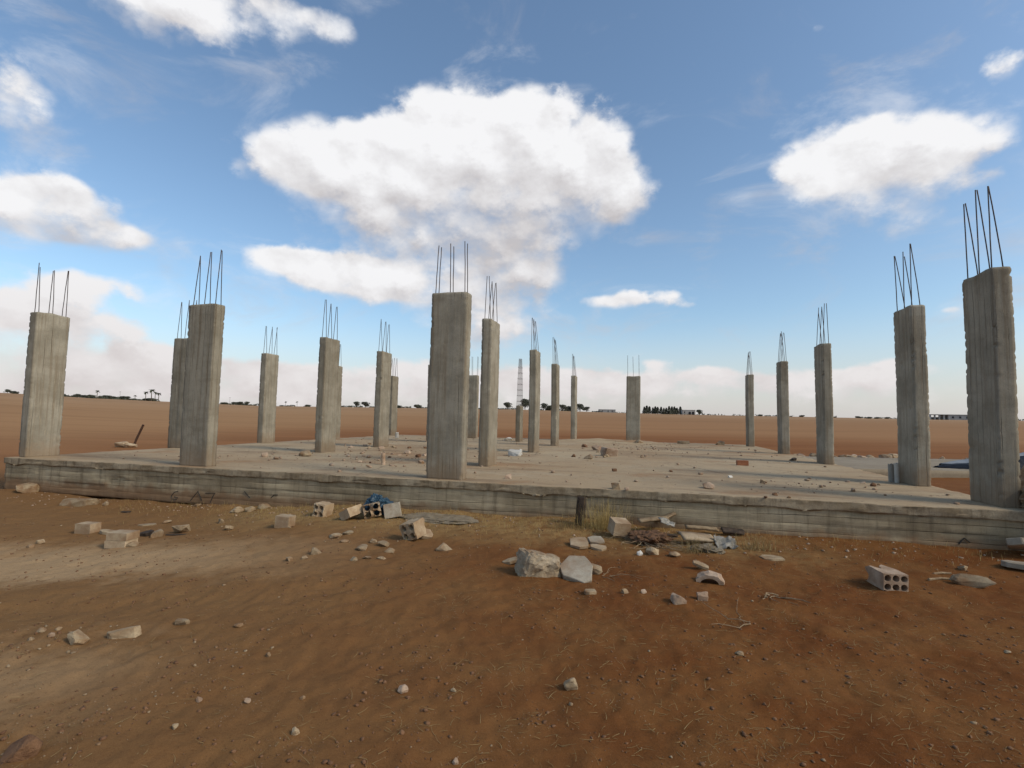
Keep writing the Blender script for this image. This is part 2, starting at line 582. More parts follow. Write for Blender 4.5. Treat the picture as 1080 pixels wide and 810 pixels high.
def build_ground():
    az = np.concatenate([np.linspace(-180, -64, 50, endpoint=False), np.linspace(-64, 64, 1000, endpoint=False), np.linspace(64, 180, 50, endpoint=False)])
    r1 = np.geomspace(1.4, 13, 400, endpoint=False)
    r2 = np.geomspace(13, 400, 110, endpoint=False)
    r3 = np.geomspace(400, 5000, 24)
    rr = np.concatenate([[.5], r1, r2, r3])
    A, Q = np.meshgrid(np.radians(az), rr)
    X, Y = Q * np.sin(A), Q * np.cos(A)
    Z = ground_z(X.ravel(), Y.ravel())
    V = np.c_[X.ravel(), Y.ravel(), Z]
    na, nr = len(az), len(rr)
    i, j = np.meshgrid(np.arange(nr - 1), np.arange(na), indexing='ij')
    i, j = i.ravel(), j.ravel()
    j2 = (j + 1) % na
    F = np.c_[i * na + j2, i * na + j, (i + 1) * na + j, (i + 1) * na + j2][:, ::-1]
    # centre cap
    V = np.vstack([V, [[0, 0, gz(0, 0)]]])
    c = len(V) - 1
    k = np.arange(na)
    cap = np.c_[k, (k + 1) % na, np.full(na, c), np.full(na, c)]
    o = mesh_from('ground', V, F, M_GROUND, smooth=True)
    # orientation check: make normals point up
    me = o.data
    if me.polygons[len(me.polygons) // 2].normal.z < 0:
        me.flip_normals()
    bm = bmesh.new()
    bm.from_mesh(me)
    bm.verts.ensure_lookup_table()
    for q in range(na):
        try:
            f = bm.faces.new((bm.verts[c], bm.verts[(q + 1) % na], bm.verts[q]))
            f.smooth = True
        except ValueError:
            pass
    bm.to_mesh(me)
    bm.free()
    tag(o, kind='structure')
    return o


build_ground()

# ------------------------------------------------------------------ foundation slab
ZS = .52
U0, U1, V0, V1 = -12.42, 4.60, 7.36, 24.35

found = empty('foundation_slab', bp(U0, V0, 0), TH)
tag(found, 'dusty raised concrete foundation slab with board marked front edge', 'foundation')


def build_deck():
    L, W, T_ = U1 - U0 + .04, V1 - V0 + .04, .115
    nx, ny, nz = 330, 240, 5
    P, F = box_grid(nx, ny, nz)
    # denser rows towards the front edge
    yy = (P[:, 1] / ny) ** 1.5
    V = np.c_[P[:, 0] / nx * L - .02, yy * W - .018, ZS - T_ + P[:, 2] / nz * T_]
    N = normals_of(V, F)
    q = V.copy()
    top = P[:, 2] == nz
    dz = .012 * fbm(np.c_[q[:, :2] * .5, 0 * yy], 3) + .010 * fbm(np.c_[q[:, :2] * 3.1, 0 * yy + 4], 3)
    V[:, 2] += np.where(top, dz, 0)
    fr = (P[:, 1] == 0) | (P[:, 0] == 0) | (P[:, 0] == nx)
    sc = q * np.array([1.0, 1.0, 2.0])
    rough = .012 * fbm(sc * 2.2, 3) + .014 * fbm(sc * 11 + 3, 3)
    V += np.where(fr, rough, 0)[:, None] * N * np.array([1, 1, .3])
    # ragged underside where the pour ran over the shuttering
    low = (P[:, 2] <= 1) & (P[:, 1] == 0)
    V[:, 2] += np.where(low, .065 * fbm(np.c_[q[:, 0] * 1.7, 0 * yy, 0 * yy], 4) + .012 * pnoise(np.c_[q[:, 0] * 16, 0 * yy, 0 * yy]), 0)
    # worn arris
    ar = top & fr
    V[:, 2] -= np.where(ar, .006 + .02 * np.clip(fbm(np.c_[q[:, 0] * 3, q[:, 1] * 3, 0 * yy], 3), 0, 1), 0)
    return mesh_from('deck', V, F, M_DECK, found, smooth=True)


deck = build_deck()


def build_beam():
    L, W, H_ = U1 - U0, V1 - V0, ZS - .06 + .12
    nx, ny, nz = 430, 60, 30
    P, F = box_grid(nx, ny, nz)
    V = np.c_[P[:, 0] / nx * L, (P[:, 1] / ny) * W, P[:, 2] / nz * H_ - .12]
    N = normals_of(V, F)
    q = V.copy()
    side = (P[:, 1] == 0) | (P[:, 1] == ny) | (P[:, 0] == 0) | (P[:, 0] == nx)
    zz = q[:, 2] + .025 * pnoise(np.c_[q[:, 0] * .7, q[:, 1] * .7, 0 * q[:, 0]])
    kb = np.floor(zz / .105)
    off = .010 * pnoise(np.c_[kb * 3.7 + .5, np.floor(q[:, 0] / 2.6 + kb * .37) + .4, 0 * kb + .3])
    groove = np.exp(-((zz / .105 - np.round(zz / .105)) / .10) ** 2)
    d = off - .008 * groove * (pnoise(np.c_[q[:, 0] * .6, kb * 5.1, 0 * kb]) > -.1) + .006 * fbm(q * 5, 3) + .004 * fbm(q * 19, 2)
    honey = np.clip(fbm(q * np.array([1.1, 1.1, 2.4]) + 7, 3) - .32, 0, 1)
    d -= honey * .09 * (.6 + .8 * np.abs(pnoise(q * 26)))
    V += np.where(side, d, 0)[:, None] * N
    return mesh_from('edge_beam', V, F, M_BEAM, found, smooth=False)


build_beam()


def strokes(name, lines, r, mat, parent):
    bm = bmesh.new()
    for ln in lines:
        tube(bm, ln, r, 5)
    return from_bm(name, bm, mat, parent)


# dark marks scratched and daubed on the front edge (local x along the slab, front face is y = 0)
def mark(px, py):
    d = ray(px, py)
    o = bp(U0, V0)
    t = o.dot(BV) / Vector((d.x, d.y, 0)).dot(BV)
    p = Vector((d.x * t, d.y * t, EYE + d.z * t))
    return Vector(((p - o).dot(BU), -.004, p.z))


mk = [
    [mark(188, 518), mark(184, 519), mark(181, 523), mark(182, 527), mark(186, 527), mark(188, 525), mark(184, 524)],
    [mark(201, 528), mark(205, 523), mark(209, 518), mark(211, 523), mark(213, 528)],
    [mark(217, 520), mark(222, 520), mark(227, 520), mark(224, 525), mark(222, 530)],
    [mark(258, 518), mark(261, 522), mark(264, 525)],
    [mark(286, 525), mark(289, 522), mark(293, 522)],
    [mark(1011, 574), mark(1014, 570), mark(1017, 567.5), mark(1020, 570), mark(1023, 572)],
]
strokes('daubed_marks', mk, .007, M_PAINT, found)

# ------------------------------------------------------------------ columns
HC = 3.0


def column_mesh(w, d, h, seed, lean=(0, 0)):
    nx, ny, nz = max(3, round(w / .035)), max(3, round(d / .035)), round(h / .026)
    P, F = box_grid(nx, ny, nz)
    V = np.c_[(P[:, 0] / nx - .5) * w, (P[:, 1] / ny - .5) * d, P[:, 2] / nz * h]
    N = normals_of(V, F)
    q = V + np.array([seed * 3.1, seed * 1.7, seed * .9])
    ex = (P[:, 0] == 0) | (P[:, 0] == nx)
    ey = (P[:, 1] == 0) | (P[:, 1] == ny)
    ez = (P[:, 2] == nz)
    edge = ex & ey
    dsp = .0035 * fbm(q * np.array([2.5, 2.5, .8]), 3) + .0035 * fbm(q * 14, 3)
    # vertical shutter boards
    bw = .11
    along = np.where(ey, V[:, 0], V[:, 1]) + .02
    kb = np.floor(along / bw + seed * .37)
    dsp += .005 * pnoise(np.c_[kb * 2.9 + .41, np.where(ey, 3.3, 8.1) + 0 * kb, seed + .3 + 0 * kb])
    # chipped arrises
    chip = np.clip(fbm(q * np.array([9, 9, 15]), 4) - .10, 0, 1) * (.5 + sstep(-.2, .4, pnoise(q * 1.3)))
    dsp -= np.where(edge, .003 + .06 * chip, 0)
    dsp -= np.where(ez & (ex | ey), .012 + .03 * chip, 0)
    dsp -= np.clip(fbm(q * 4.2 + 5, 3) - .5, 0, 1) * .05
    V = V + N * dsp[:, None]
    V[:, 2] += np.where(ez, .02 * pnoise(q * 4), 0)
    # pour joints half way up
    s = V[:, 2] / h
    V[:, 0] += lean[0] * s + .006 * np.sin(s * 5 + seed)
    V[:, 1] += lean[1] * s
    V[P[:, 2] == 0, 2] -= .03
    return V, F


def add_rebars(root, w, d, h, seed, L=.95, style='pair', r=.0072):
    g = random.Random(seed * 7 + 1)
    long_x = w > d
    a, s = (w, d) if long_x else (d, w)
    for k in (-1, 0, 1):
        la = k * (a / 2 - .055)
        sh = s / 2 - .045
        tipa = la + g.uniform(-.03, .03)
        Lk = L * g.uniform(.93, 1.04)
        for sg in (-1, 1):
            if style == 'pair':
                ts = g.uniform(-.02, .02) + sg * .008
            elif style == 'lean':
                ts = -sh + .008 * sg + g.uniform(-.01, .01)
            else:
                ts = sg * (sh + g.uniform(-.01, .01))
            Lb = Lk * (g.uniform(.78, .92) if (g.random() < .2 and sg > 0) else g.uniform(.985, 1.0))
            pts = []
            for i in range(6):
                t = i / 5
                q = t ** 1.15
                aa = la + (tipa - la) * q + g.uniform(-.003, .003)
                ss = sg * sh + (ts - sg * sh) * q
                pts.append((aa, ss, h - .06 + t * (Lb + .06)) if long_x else (ss, aa, h - .06 + t * (Lb + .06)))
            bm = bmesh.new()
            tube(bm, pts, r, 6)
            from_bm('rebar', bm, M_REBAR, root, smooth=True)


GC = 'concrete columns of the unfinished building'
COLS = [
    # u, v, wide along, label, rebar length, style, lean
    (-12.25, 7.83, 'v', 'concrete column standing at the front left corner of the slab', 1.02, 'pair', (0, 0)),
    (-7.96, 7.64, 'u', 'wide column on the front edge, second from the slab\'s left corner', 1.03, 'pair', (0, 0)),
    (-3.05, 7.65, 'u', 'broad brown streaked column at the middle of the front edge', .86, 'straight', (0, 0)),
    (4.36, 7.90, 'v', 'tallest looking column with chipped edges at the front right corner', 1.13, 'lean', (0, 0)),
    (4.42, 10.03, 'v', 'column beside the white pipe stub, just behind the front right corner', 1.02, 'lean', (0, 0)),
    (4.41, 14.33, 'v', 'right edge column beyond the white pipe stub, third from the front', 1.0, 'pair', (0, 0)),
    (4.41, 18.2, 'v', 'right edge column beside the row of rubble stones, fourth from front', .98, 'pair', (0, 0)),
    (4.33, 23.1, 'v', 'column at the far right corner of the slab', .98, 'pair', (0, 0)),
    (-.45, 23.75, 'u', 'lone wide column with three upright bars at the back edge', .98, 'straight', (0, 0)),
    (-3.1, 10.04, 'v', 'column just behind and right of the broad brown front column', .9, 'pair', (0, 0)),
    (-3.14, 14.7, 'v', 'column with pointed bars next to the white stone on the slab', 1.03, 'lean', (0, 0)),
    (-3.16, 18.5, 'v', 'slim column between the pointed bar column and the back edge', 1.0, 'lean', (0, 0)),
    (-3.13, 23.5, 'v', 'thinnest looking column at the back edge above the earth heap', 1.02, 'lean', (0, 0)),
    (-12.33, 14.5, 'v', 'left edge column with bare field on both sides of it', .98, 'pair', (0, 0)),
    (-8.1, 11.7, 'v', 'thick column with a cream stone lying at its left foot', .98, 'pair', (0, 0)),
    (-8.0, 14.45, 'v', 'column behind the short pipe stub with tightly bunched bars', 1.0, 'pair', (0, 0)),
    (-7.95, 22.9, 'u', 'back edge column glimpsed between the two central front columns', .95, 'straight', (0, 0)),
    (-8.0, 18.4, 'v', 'column almost hidden behind the broad brown front column', .95, 'pair', (0, 0)),
    (-12.3, 18.3, 'v', 'column mostly hidden behind the column with the cream stone', .95, 'pair', (0, 0)),
    (-12.3, 23.3, 'v', 'far left corner column peeping from behind the bunched bar column', .95, 'pair', (0, 0)),
    (-12.25, 11.15, 'u', 'left edge column half hidden behind the second front column', 1.05, 'pair', (0, 0)),
]
for i, (u, v, ax, label, L, st, lean) in enumerate(COLS):
    w, d = (.62, .215) if ax == 'u' else (.215, .6)
    if i in (6, 7):
        w, d = .25, .48
    if i == 0:
        w, d = .215, .62
    root = empty('concrete_column', bp(u, v, ZS), TH)
    tag(root, label, 'column', GC)
    Vv, Ff = column_mesh(w, d, HC, i + 1.3, lean)
    mesh_from('shaft', Vv, Ff, M_COL, root)
    add_rebars(root, w, d, HC, i + 1, L, st)

# the half poured column with its cage of bars and stirrups
root = empty('concrete_column', bp(-5.09, 20.86, ZS), TH)
tag(root, 'half height column with a tall open steel cage of bars', 'column', GC)
hN = 1.52
Vv, Ff = column_mesh(.2, .5, hN, 40.2)
mesh_from('shaft', Vv, Ff, M_COL, root)
for sx in (-1, 1):
    for sy in (-1, 0, 1):
        bm = bmesh.new()
        tube(bm, [(sx * .075, sy * .2, hN - .05), (sx * .06, sy * .16, hN + 1.0), (sx * .035, sy * .1, hN + 2.0)], .009, 6)
        from_bm('rebar', bm, M_REBAR, root, smooth=True)
for k in range(7):
    z = hN + .18 + k * .24
    f = 1 - .25 * k / 7
    bm = bmesh.new()
    c = [(-.08 * f, -.21 * f, z), (.08 * f, -.21 * f, z + .01), (.08 * f, .21 * f, z), (-.08 * f, .21 * f, z - .01), (-.08 * f, -.21 * f, z)]
    tube(bm, c, .007, 5)
    from_bm('stirrup', bm, M_REBAR, root)


# ------------------------------------------------------------------ loose stones and blocks
def hull_rock(size, seed, npts=16, rough=.05, sub=2, cuts=0, angular=False):
    g = np.random.default_rng(seed)
    p = g.normal(size=(npts, 3))
    p /= np.linalg.norm(p, axis=1)[:, None]
    if angular:
        p = np.clip(p * 1.5, -.85, .85)
    p *= g.uniform(.85, 1.0, (npts, 1))
    bm = bmesh.new()
    vs = [bm.verts.new(q) for q in p]
    r = bmesh.ops.convex_hull(bm, input=vs)
    for v in [e for e in r['geom_interior'] + r['geom_unused'] if isinstance(e, bmesh.types.BMVert)]:
        if v.is_valid:
            bm.verts.remove(v)
    bmesh.ops.bevel(bm, geom=bm.edges[:], offset=.09, segments=1, affect='EDGES', profile=.6, clamp_overlap=True)
    for _ in range(sub):
        bmesh.ops.subdivide_edges(bm, edges=bm.edges[:], cuts=1, use_grid_fill=True)
    bmesh.ops.triangulate(bm, faces=bm.faces[:])
    bm.normal_update()
    co = np.array([v.co[:] for v in bm.verts])
    no = np.array([v.normal[:] for v in bm.verts])
    d = rough * fbm(co * 2.2 + seed, 3) + rough * .5 * fbm(co * 7 + seed, 2)
    co = (co + no * d[:, None])
    lo, hi = co.min(0), co.max(0)
    co = (co - (lo + hi) / 2) / (hi - lo) * np.array(size)
    for v, c in zip(bm.verts, co):
        v.co = c
    return bm


def hollow_block(w, h, l, nx, ny, r, seed, broken=.0, broken2=.0, square=False):
    """a moulded block: end face in xz with through holes, length along y"""
    bm = bmesh.new()
    rad = r
    loops = []
    outer = []
    ncx, ncz = 8, 6
    for k in range(ncx):
        outer.append((-w / 2 + w * k / ncx, -h / 2))
    for k in range(ncz):
        outer.append((w / 2, -h / 2 + h * k / ncz))
    for k in range(ncx):
        outer.append((w / 2 - w * k / ncx, h / 2))
    for k in range(ncz):
        outer.append((-w / 2, h / 2 - h * k / ncz))
    loops.append(outer)
    for i in range(nx):
        for j in range(ny):
            cx = -w / 2 + w * (i + .5) / nx
            cz = -h / 2 + h * (j + .5) / ny
            seg = 12
            loops.append([(cx + rad * math.cos(2 * math.pi * k / seg), cz + rad * math.sin(2 * math.pi * k / seg)) for k in range(seg)])
    # triangulate the end face
    ends = []
    for _ in range(2):
        pass
    flat = []
    edges = []
    for lp in loops:
        vs = [bm.verts.new((x, 0, z)) for x, z in lp]
        flat.append(vs)
        for a, b in zip(vs, vs[1:] + vs[:1]):
            edges.append(bm.edges.new((a, b)))
    bmesh.ops.triangle_fill(bm, use_beauty=True, edges=edges)
    bm.verts.index_update()
    tri = [[v.index for v in f.verts] for f in bm.faces]
    idx = [[v.index for v in vs] for vs in flat]
    pts = np.array([v.co[:] for v in bm.verts])
    bm.free()
    n = len(pts)
    seg = 9
    g = np.random.default_rng(seed)
    rows = []
    for s in range(seg + 1):
        q = pts.copy()
        t = s / seg
        jag1 = broken * (.5 + fbm(np.c_[pts[:, 0] * 14 + seed, pts[:, 2] * 14, 0 * pts[:, 0]], 3))
        jag2 = broken2 * (.5 + fbm(np.c_[pts[:, 0] * 14 + seed + 9, pts[:, 2] * 14, 0 * pts[:, 0]], 3))
        y0 = -l / 2 + np.clip(jag1, 0, l * .6)
        y1 = l / 2 - np.clip(jag2, 0, l * .6)
        q[:, 1] = y0 + (y1 - y0) * t
        rows.append(q)
    V = np.concatenate(rows)
    V += .0025 * np.c_[fbm(V * 22, 2), fbm(V * 22 + 5, 2), fbm(V * 22 + 9, 2)]
    F = []
    for f in tri:
        F.append(tuple(f))
        F.append(tuple(v + seg * n for v in reversed(f)))
    for li, lp in enumerate(idx):
        m_ = len(lp)
        for s in range(seg):
            for k in range(m_):
                a, b = lp[k], lp[(k + 1) % m_]
                F.append((a + s * n, b + s * n, b + (s + 1) * n, a + (s + 1) * n))
    bm = bmesh.new()
    bv = [bm.verts.new(v) for v in V]
    for f in F:
        try:
            bm.faces.new([bv[k] for k in f])
        except ValueError:
            pass
    bmesh.ops.recalc_face_normals(bm, faces=bm.faces[:])
    return bm


def dist_of(p):
    """metres covered by one photograph pixel at a point"""
    return (Vector((p.x, p.y * 1.0, 0)).y) / FPX


def settle(o, p, rot, ground=None, sink=.012):
    """turn an object and set it down so that its lowest point sits a little in the surface"""
    o.rotation_euler = rot
    M = Euler(rot).to_matrix()
    zmin = min((M @ v.co).z for v in o.data.vertices)
    base = gz(p.x, p.y) if ground is None else ground
    o.location = (p.x, p.y, base - zmin - sink)
    return o


def put_rock(name, px, py, wpx, hpx, label, cat, mat=None, seed=1, depth=.9, z=0.0, rot=None, group=None, angular=False, rough=.06, sink=None, npts=16, sub=2):
    p = on_ground(px, py, z)
    s = dist_of(p)
    w, h = wpx * s, hpx * s
    bm = hull_rock((w, w * depth, h * 1.15), seed, npts=npts, rough=rough, angular=angular, sub=sub)
    o = from_bm(name, bm, mat or M_STONE)
    p = p + Vector((0, w * depth * .4, 0))
    if rot is None:
        rot = (random.uniform(-.1, .1), random.uniform(-.1, .1), random.uniform(-.5, .5))
    settle(o, p, rot, ground=None if z == 0 else z, sink=h * .34 if sink is None else sink)
    return tag(o, label, cat, group)


def slab_piece(name, size, label, cat, p, rot, mat, seed=3, ground=None, sink=.01):
    """broken flat piece: an irregular polygon with real thickness"""
    g = random.Random(seed)
    k = 7
    w, d, t = size
    pts = []
    for i in range(k):
        a = 2 * math.pi * (i + g.uniform(-.28, .28)) / k
        c, s_ = math.cos(a), math.sin(a)
        q = (abs(c) ** 5 + abs(s_) ** 5) ** (-1 / 5)
        pts.append((c * q * w / 2 * g.uniform(.86, 1.0), s_ * q * d / 2 * g.uniform(.86, 1.0)))
    bm = bmesh.new()
    lo = [bm.verts.new((x * g.uniform(.96, 1.03), y * g.uniform(.96, 1.03), -t / 2)) for x, y in pts]
    hi = [bm.verts.new((x, y, t / 2)) for x, y in pts]
    bm.faces.new(lo[::-1])
    bm.faces.new(hi)
    for i in range(k):
        bm.faces.new((lo[i], lo[(i + 1) % k], hi[(i + 1) % k], hi[i]))
    bmesh.ops.bevel(bm, geom=bm.edges[:], offset=t * .1, segments=1, affect='EDGES')
    bmesh.ops.triangulate(bm, faces=[f for f in bm.faces if len(f.verts) > 4])
    bmesh.ops.subdivide_edges(bm, edges=bm.edges[:], cuts=2, use_grid_fill=True)
    for v in bm.verts:
        n = fbm(np.array([v.co[:]]) * 12 + seed, 3)[0]
        v.co.z += n * t * .12
        v.co.x += n * t * .1
    o = from_bm(name, bm, mat)
    settle(o, p, rot, ground=ground, sink=sink)
    return tag(o, label, cat)


def put_slab(name, px, py, wpx, d, t, label, cat, mat=None, seed=3, rot=(0, 0, 0), z=0.0, sink=.01):
    p = on_ground(px, py, z)
    w = wpx * dist_of(p)
    return slab_piece(name, (w, d, t), label, cat, p + Vector((0, d * .45 * abs(math.cos(rot[0])), 0)), rot, mat or M_STONE, seed, None if z == 0 else z, sink)


def put_block(px, py, dims, holes, label, mat, seed, rot, broken=0.0, broken2=0.0, r=None, z=0.0, sink=.015, name='hollow_block', dy=.1):
    w, h, l = dims
    nx, ny = holes
    rr = r or min(w / nx, h / ny) * .36
    o = from_bm(name, hollow_block(w, h, l, nx, ny, rr, seed, broken, broken2), mat)
    p = on_ground(px, py, z) + Vector((0, dy, 0))
    settle(o, p, rot, ground=None if z == 0 else z, sink=sink)
    return tag(o, label, 'block')


# --- right part of the foreground
put_block(946, 622, (.205, .155, .33), (3, 2), 'broken hollow block showing six round holes, alone on red soil', M_BROKEN, 2, (0, R(1), R(-8)), broken2=.17, r=.029, dy=.14)
put_rock('stone', 1030, 620, 36, 14, 'long pale stone lying aslant right of the six hole block', 'stone', M_STONE, 31, depth=.38, rot=(0, .1, -.5))
put_rock('stone', 1018, 602, 9, 6, 'small stone just behind the long pale stone', 'stone', M_STONE, 32)
for px, py, w, rz, lab in ((993, 612, .27, .08, 'thin pale stick nearer the six hole block'), (994, 606, .2, .12, 'short pale stick behind another stick near the six hole block')):
    bm = bmesh.new()
    p = on_ground(px, py)
    tube(bm, [(-w / 2, 0, 0), (0, .012, .006), (w / 2, 0, .002)], .013, 6, taper=.7)
    o = from_bm('stick', bm, M_WOOD)
    settle(o, p, (0, 0, rz), sink=.004)
    tag(o, lab, 'stick')
put_slab('concrete_shard', 1096, 594, 44, .34, .085, 'pale concrete shard tilted on top at the foot of the rough pier', 'concrete shard', M_GREYBLK, 5, (R(-18), R(12), R(20)), sink=-.035)
put_slab('concrete_shard', 1098, 606, 46, .28, .06, 'flat pale concrete shard under the tilted one by the pier', 'concrete shard', M_GREYBLK, 8, (R(-4), R(4), R(-10)), sink=.015)
put_slab('stone', 818, 592, 26, .2, .035, 'flat pale stone lying alone near the slab foot, right of the scrap', 'stone', M_STONE, 9, (0, 0, .1))

# --- middle foreground: boulder and leaning slab piece
bp_ = put_rock('boulder', 572, 609, 54, 29, 'large rough pale boulder with dark hollow underneath', 'boulder', M_BOULDER, 77, depth=.8, rot=(.1, .12, .35), rough=.10, npts=14, sub=3, angular=True)
put_slab('concrete_shard', 611, 614, 37, .40, .055, 'flat broken concrete piece leaning against the large boulder', 'concrete shard', M_GREYBLK, 12, (R(24), R(-9), R(10)), sink=.03)
put_rock('stone', 627, 606, 20, 11, 'stone behind the leaning concrete piece', 'stone', M_STONE, 13)
put_slab('stone', 540, 596, 22, .12, .03, 'thin stone flake sticking out left of the boulder', 'stone', M_STONE, 14, (R(3), R(-14), R(5)))
put_slab('stone', 623, 627, 14, .09, .03, 'small flat stone in front of the leaning concrete piece', 'stone', M_STONE, 15, (0, 0, .2))
put_slab('paving_tile', 612, 580, 21, .27, .035, 'leftmost tan tile of three lying below the dry grass', 'tile', M_BLOCK, 16, (R(14), 0, R(-4)))
put_slab('paving_tile', 632, 581, 18, .15, .03, 'tan tile nearest the camera of three below the dry grass', 'tile', M_BLOCK, 17, (R(8), R(5), R(-14)))
put_slab('paving_tile', 630, 574, 17, .2, .03, 'greyish tile behind the other two below the dry grass', 'tile', M_GREYBLK, 18, (R(14), 0, R(8)))
put_block(655, 569, (.22, .17, .2), (1, 1), 'squarish tan block perched right of the dry grass clump', M_BLOCK, 19, (R(12), R(6), R(12)), r=.0001, sink=-.01, name='concrete_block')
put_rock('stone', 717, 637, 14, 10, 'bigger of two brown stones in front of the arched shard', 'stone', M_BROKEN, 20, angular=True)
put_rock('stone', 743, 634, 12, 9, 'smaller of two brown stones in front of the arched shard', 'stone', M_BROKEN, 21, angular=True)
put_slab('stone', 741, 601, 17, .1, .03, 'pale thin flake behind the arched shard', 'stone', M_STONE, 22, (R(14), R(16), R(-10)))
put_rock('stone', 660, 626, 8, 5, 'small stone left of another on the bare soil by the boulder', 'stone', M_STONE, 23)
put_rock('stone', 679, 626, 7, 5, 'tiny reddish stone on the bare soil between the boulder and arched shard', 'stone', M_BROKEN, 24)
put_rock('stone', 603, 729, 15, 14, 'round pale stone alone in the near red soil', 'stone', M_STONE, 25)
put_rock('stone', 781, 692, 9, 5, 'pale chip on the near red soil right of the round stone', 'stone', M_STONE, 26)


def arch_shard(px, py):
    p = on_ground(px, py)
    bm = bmesh.new()
    k = 10
    ri, ro, l = .065, .10, .17
    ring = []
    for s in range(4):
        y = -l / 2 + l * s / 3
        row = []
        for i in range(k + 1):
            a = math.pi * (i / k) * (1.0 if s else .92)
            j = .006 * math.sin(i * 2.3 + s)
            row.append((bm.verts.new((1.25 * (ro + j) * math.cos(a), y, .8 * (ro + j) * math.sin(a))), bm.verts.new((1.25 * ri * math.cos(a), y, .8 * ri * math.sin(a)))))
        ring.append(row)
    for s in range(3):
        for i in range(k):
            bm.faces.new((ring[s][i][0], ring[s][i + 1][0], ring[s + 1][i + 1][0], ring[s + 1][i][0]))
            bm.faces.new((ring[s][i + 1][1], ring[s][i][1], ring[s + 1][i][1], ring[s + 1][i + 1][1]))
        for i in (0, k):
            bm.faces.new((ring[s][i][0], ring[s + 1][i][0], ring[s + 1][i][1], ring[s][i][1]))
    for s in (0, 3):
        for i in range(k):
            bm.faces.new((ring[s][i][0], ring[s][i][1], ring[s][i + 1][1], ring[s][i + 1][0]))
    bmesh.ops.recalc_face_normals(bm, faces=bm.faces[:])
    o = from_bm('concrete_shard', bm, M_BROKEN)
    settle(o, p + Vector((0, .08, 0)), (0, R(-5), R(-22)), sink=.012)
    tag(o, 'arched shard of a hollow block lying with its hollow down', 'concrete shard')


arch_shard(752, 616)

# --- scrap heap against the slab
GS = 'scrap heap at the foot of the slab'
def board(px, py, dims, rot, label, mat, name='board', lift=0.0, group=GS):
    L, w, t = dims
    P, F = box_grid(14, 3, 1)
    V = np.c_[(P[:, 0] / 14 - .5) * L, (P[:, 1] / 3 - .5) * w, (P[:, 2] - .5) * t]
    g = random.Random(px)
    V[:, 2] += .02 * L * np.sin(V[:, 0] / L * 3 + g.random() * 3)
    V[:, 1] *= 1 + .15 * pnoise(np.c_[V[:, 0] * 9 + px, 0 * V[:, 0], 0 * V[:, 0]])
    V[:, 0] += np.where((P[:, 0] == 0) | (P[:, 0] == 14), .03 * pnoise(V * 40), 0)
    o = mesh_from(name, V, F, mat)
    p = on_ground(px, py)
    settle(o, p + Vector((0, .06, 0)), rot, sink=.012 - lift)
    return tag(o, label, 'board', group)


board(690, 563, (.40, .1, .03), (R(10), R(-4), R(6)), 'grey weathered board on top of the scrap heap', M_WOOD, lift=.13)
board(703, 560, (.36, .07, .025), (R(5), R(-14), R(28)), 'board pointing up to the right out of the scrap heap', M_WOOD, lift=.11)
board(694, 571, (.5, .09, .03), (R(-6), R(2), R(-3)), 'dark rotten board under the scrap heap', M_DARKWOOD, lift=.05)
board(742, 566, (.42, .08, .03), (R(8), R(5), R(2)), 'board lying flat between the scrap heap and the torn sheet', M_WOOD, lift=.06)
board(775, 566, (.28, .10, .03), (R(25), R(4), R(-6)), 'dark board propped behind the torn grey sheet', M_DARKWOOD, lift=.02)
board(738, 574, (.42, .2, .03), (R(12), R(3), R(6)), 'pale wide board in front of the torn grey sheet', M_BLOCK, lift=.03)
put_rock('earth_clod', 690, 577, 52, 17, 'heap of brown earth under the scrap boards', 'earth heap', M_CLOD, 41, depth=.9, rough=.3, sub=3, sink=.08)
put_rock('earth_clod', 752, 584, 40, 10, 'low heap of straw coloured earth in front of the torn sheet', 'earth heap', M_MORTAR, 42, depth=.9, rough=.3, sub=3, sink=.06)
put_rock('stone', 690, 586, 14, 9, 'rounded pale stone in front of the scrap heap', 'stone', M_STONE, 43, group=GS)
put_rock('stone', 713, 588, 12, 6, 'low flat stone right of the rounded pale one by the scrap heap', 'stone', M_STONE, 44, group=GS)
put_rock('stone', 675, 586, 7, 6, 'small white stone at the left foot of the scrap heap', 'stone', M_WHITEPIPE, 45, group=GS)


def sheet(px, py, w, h, label, mat, seed, name, cat, rot=(R(30), 0, 0), lift=0):
    n = 16
    gx, gy = np.meshgrid(np.linspace(-.5, .5, n), np.linspace(-.5, .5, n))
    gx, gy = gx.ravel(), gy.ravel()
    q = np.c_[gx * 2.4, gy * 2.4, 0 * gx + seed]
    V = np.c_[gx * w * (1 + .25 * pnoise(q * 2)), gy * h * (1 + .3 * pnoise(q * 2 + 4)), .35 * min(w, h) * fbm(q + 2, 3)]
    i, j = np.meshgrid(np.arange(n - 1), np.arange(n - 1), indexing='ij')
    i, j = i.ravel(), j.ravel()
    F = np.c_[i * n + j, i * n + j + 1, (i + 1) * n + j + 1, (i + 1) * n + j]
    o = mesh_from(name, V, F, mat)
    md = o.modifiers.new('thickness', 'SOLIDIFY')
    md.thickness = .006
    settle(o, on_ground(px, py) + Vector((0, .06, 0)), rot, sink=.01 - lift)
    return tag(o, label, cat)


sheet(768, 579, .24, .2, 'torn crumpled grey sheet at the foot of the slab', M_TIN, 4.1, 'metal_scrap', 'scrap')
sheet(705, 567, .2, .12, 'crumpled dull sheet caught on top of the scrap heap', M_TIN, 6.7, 'metal_scrap', 'scrap', (R(20), R(15), 0), .14)


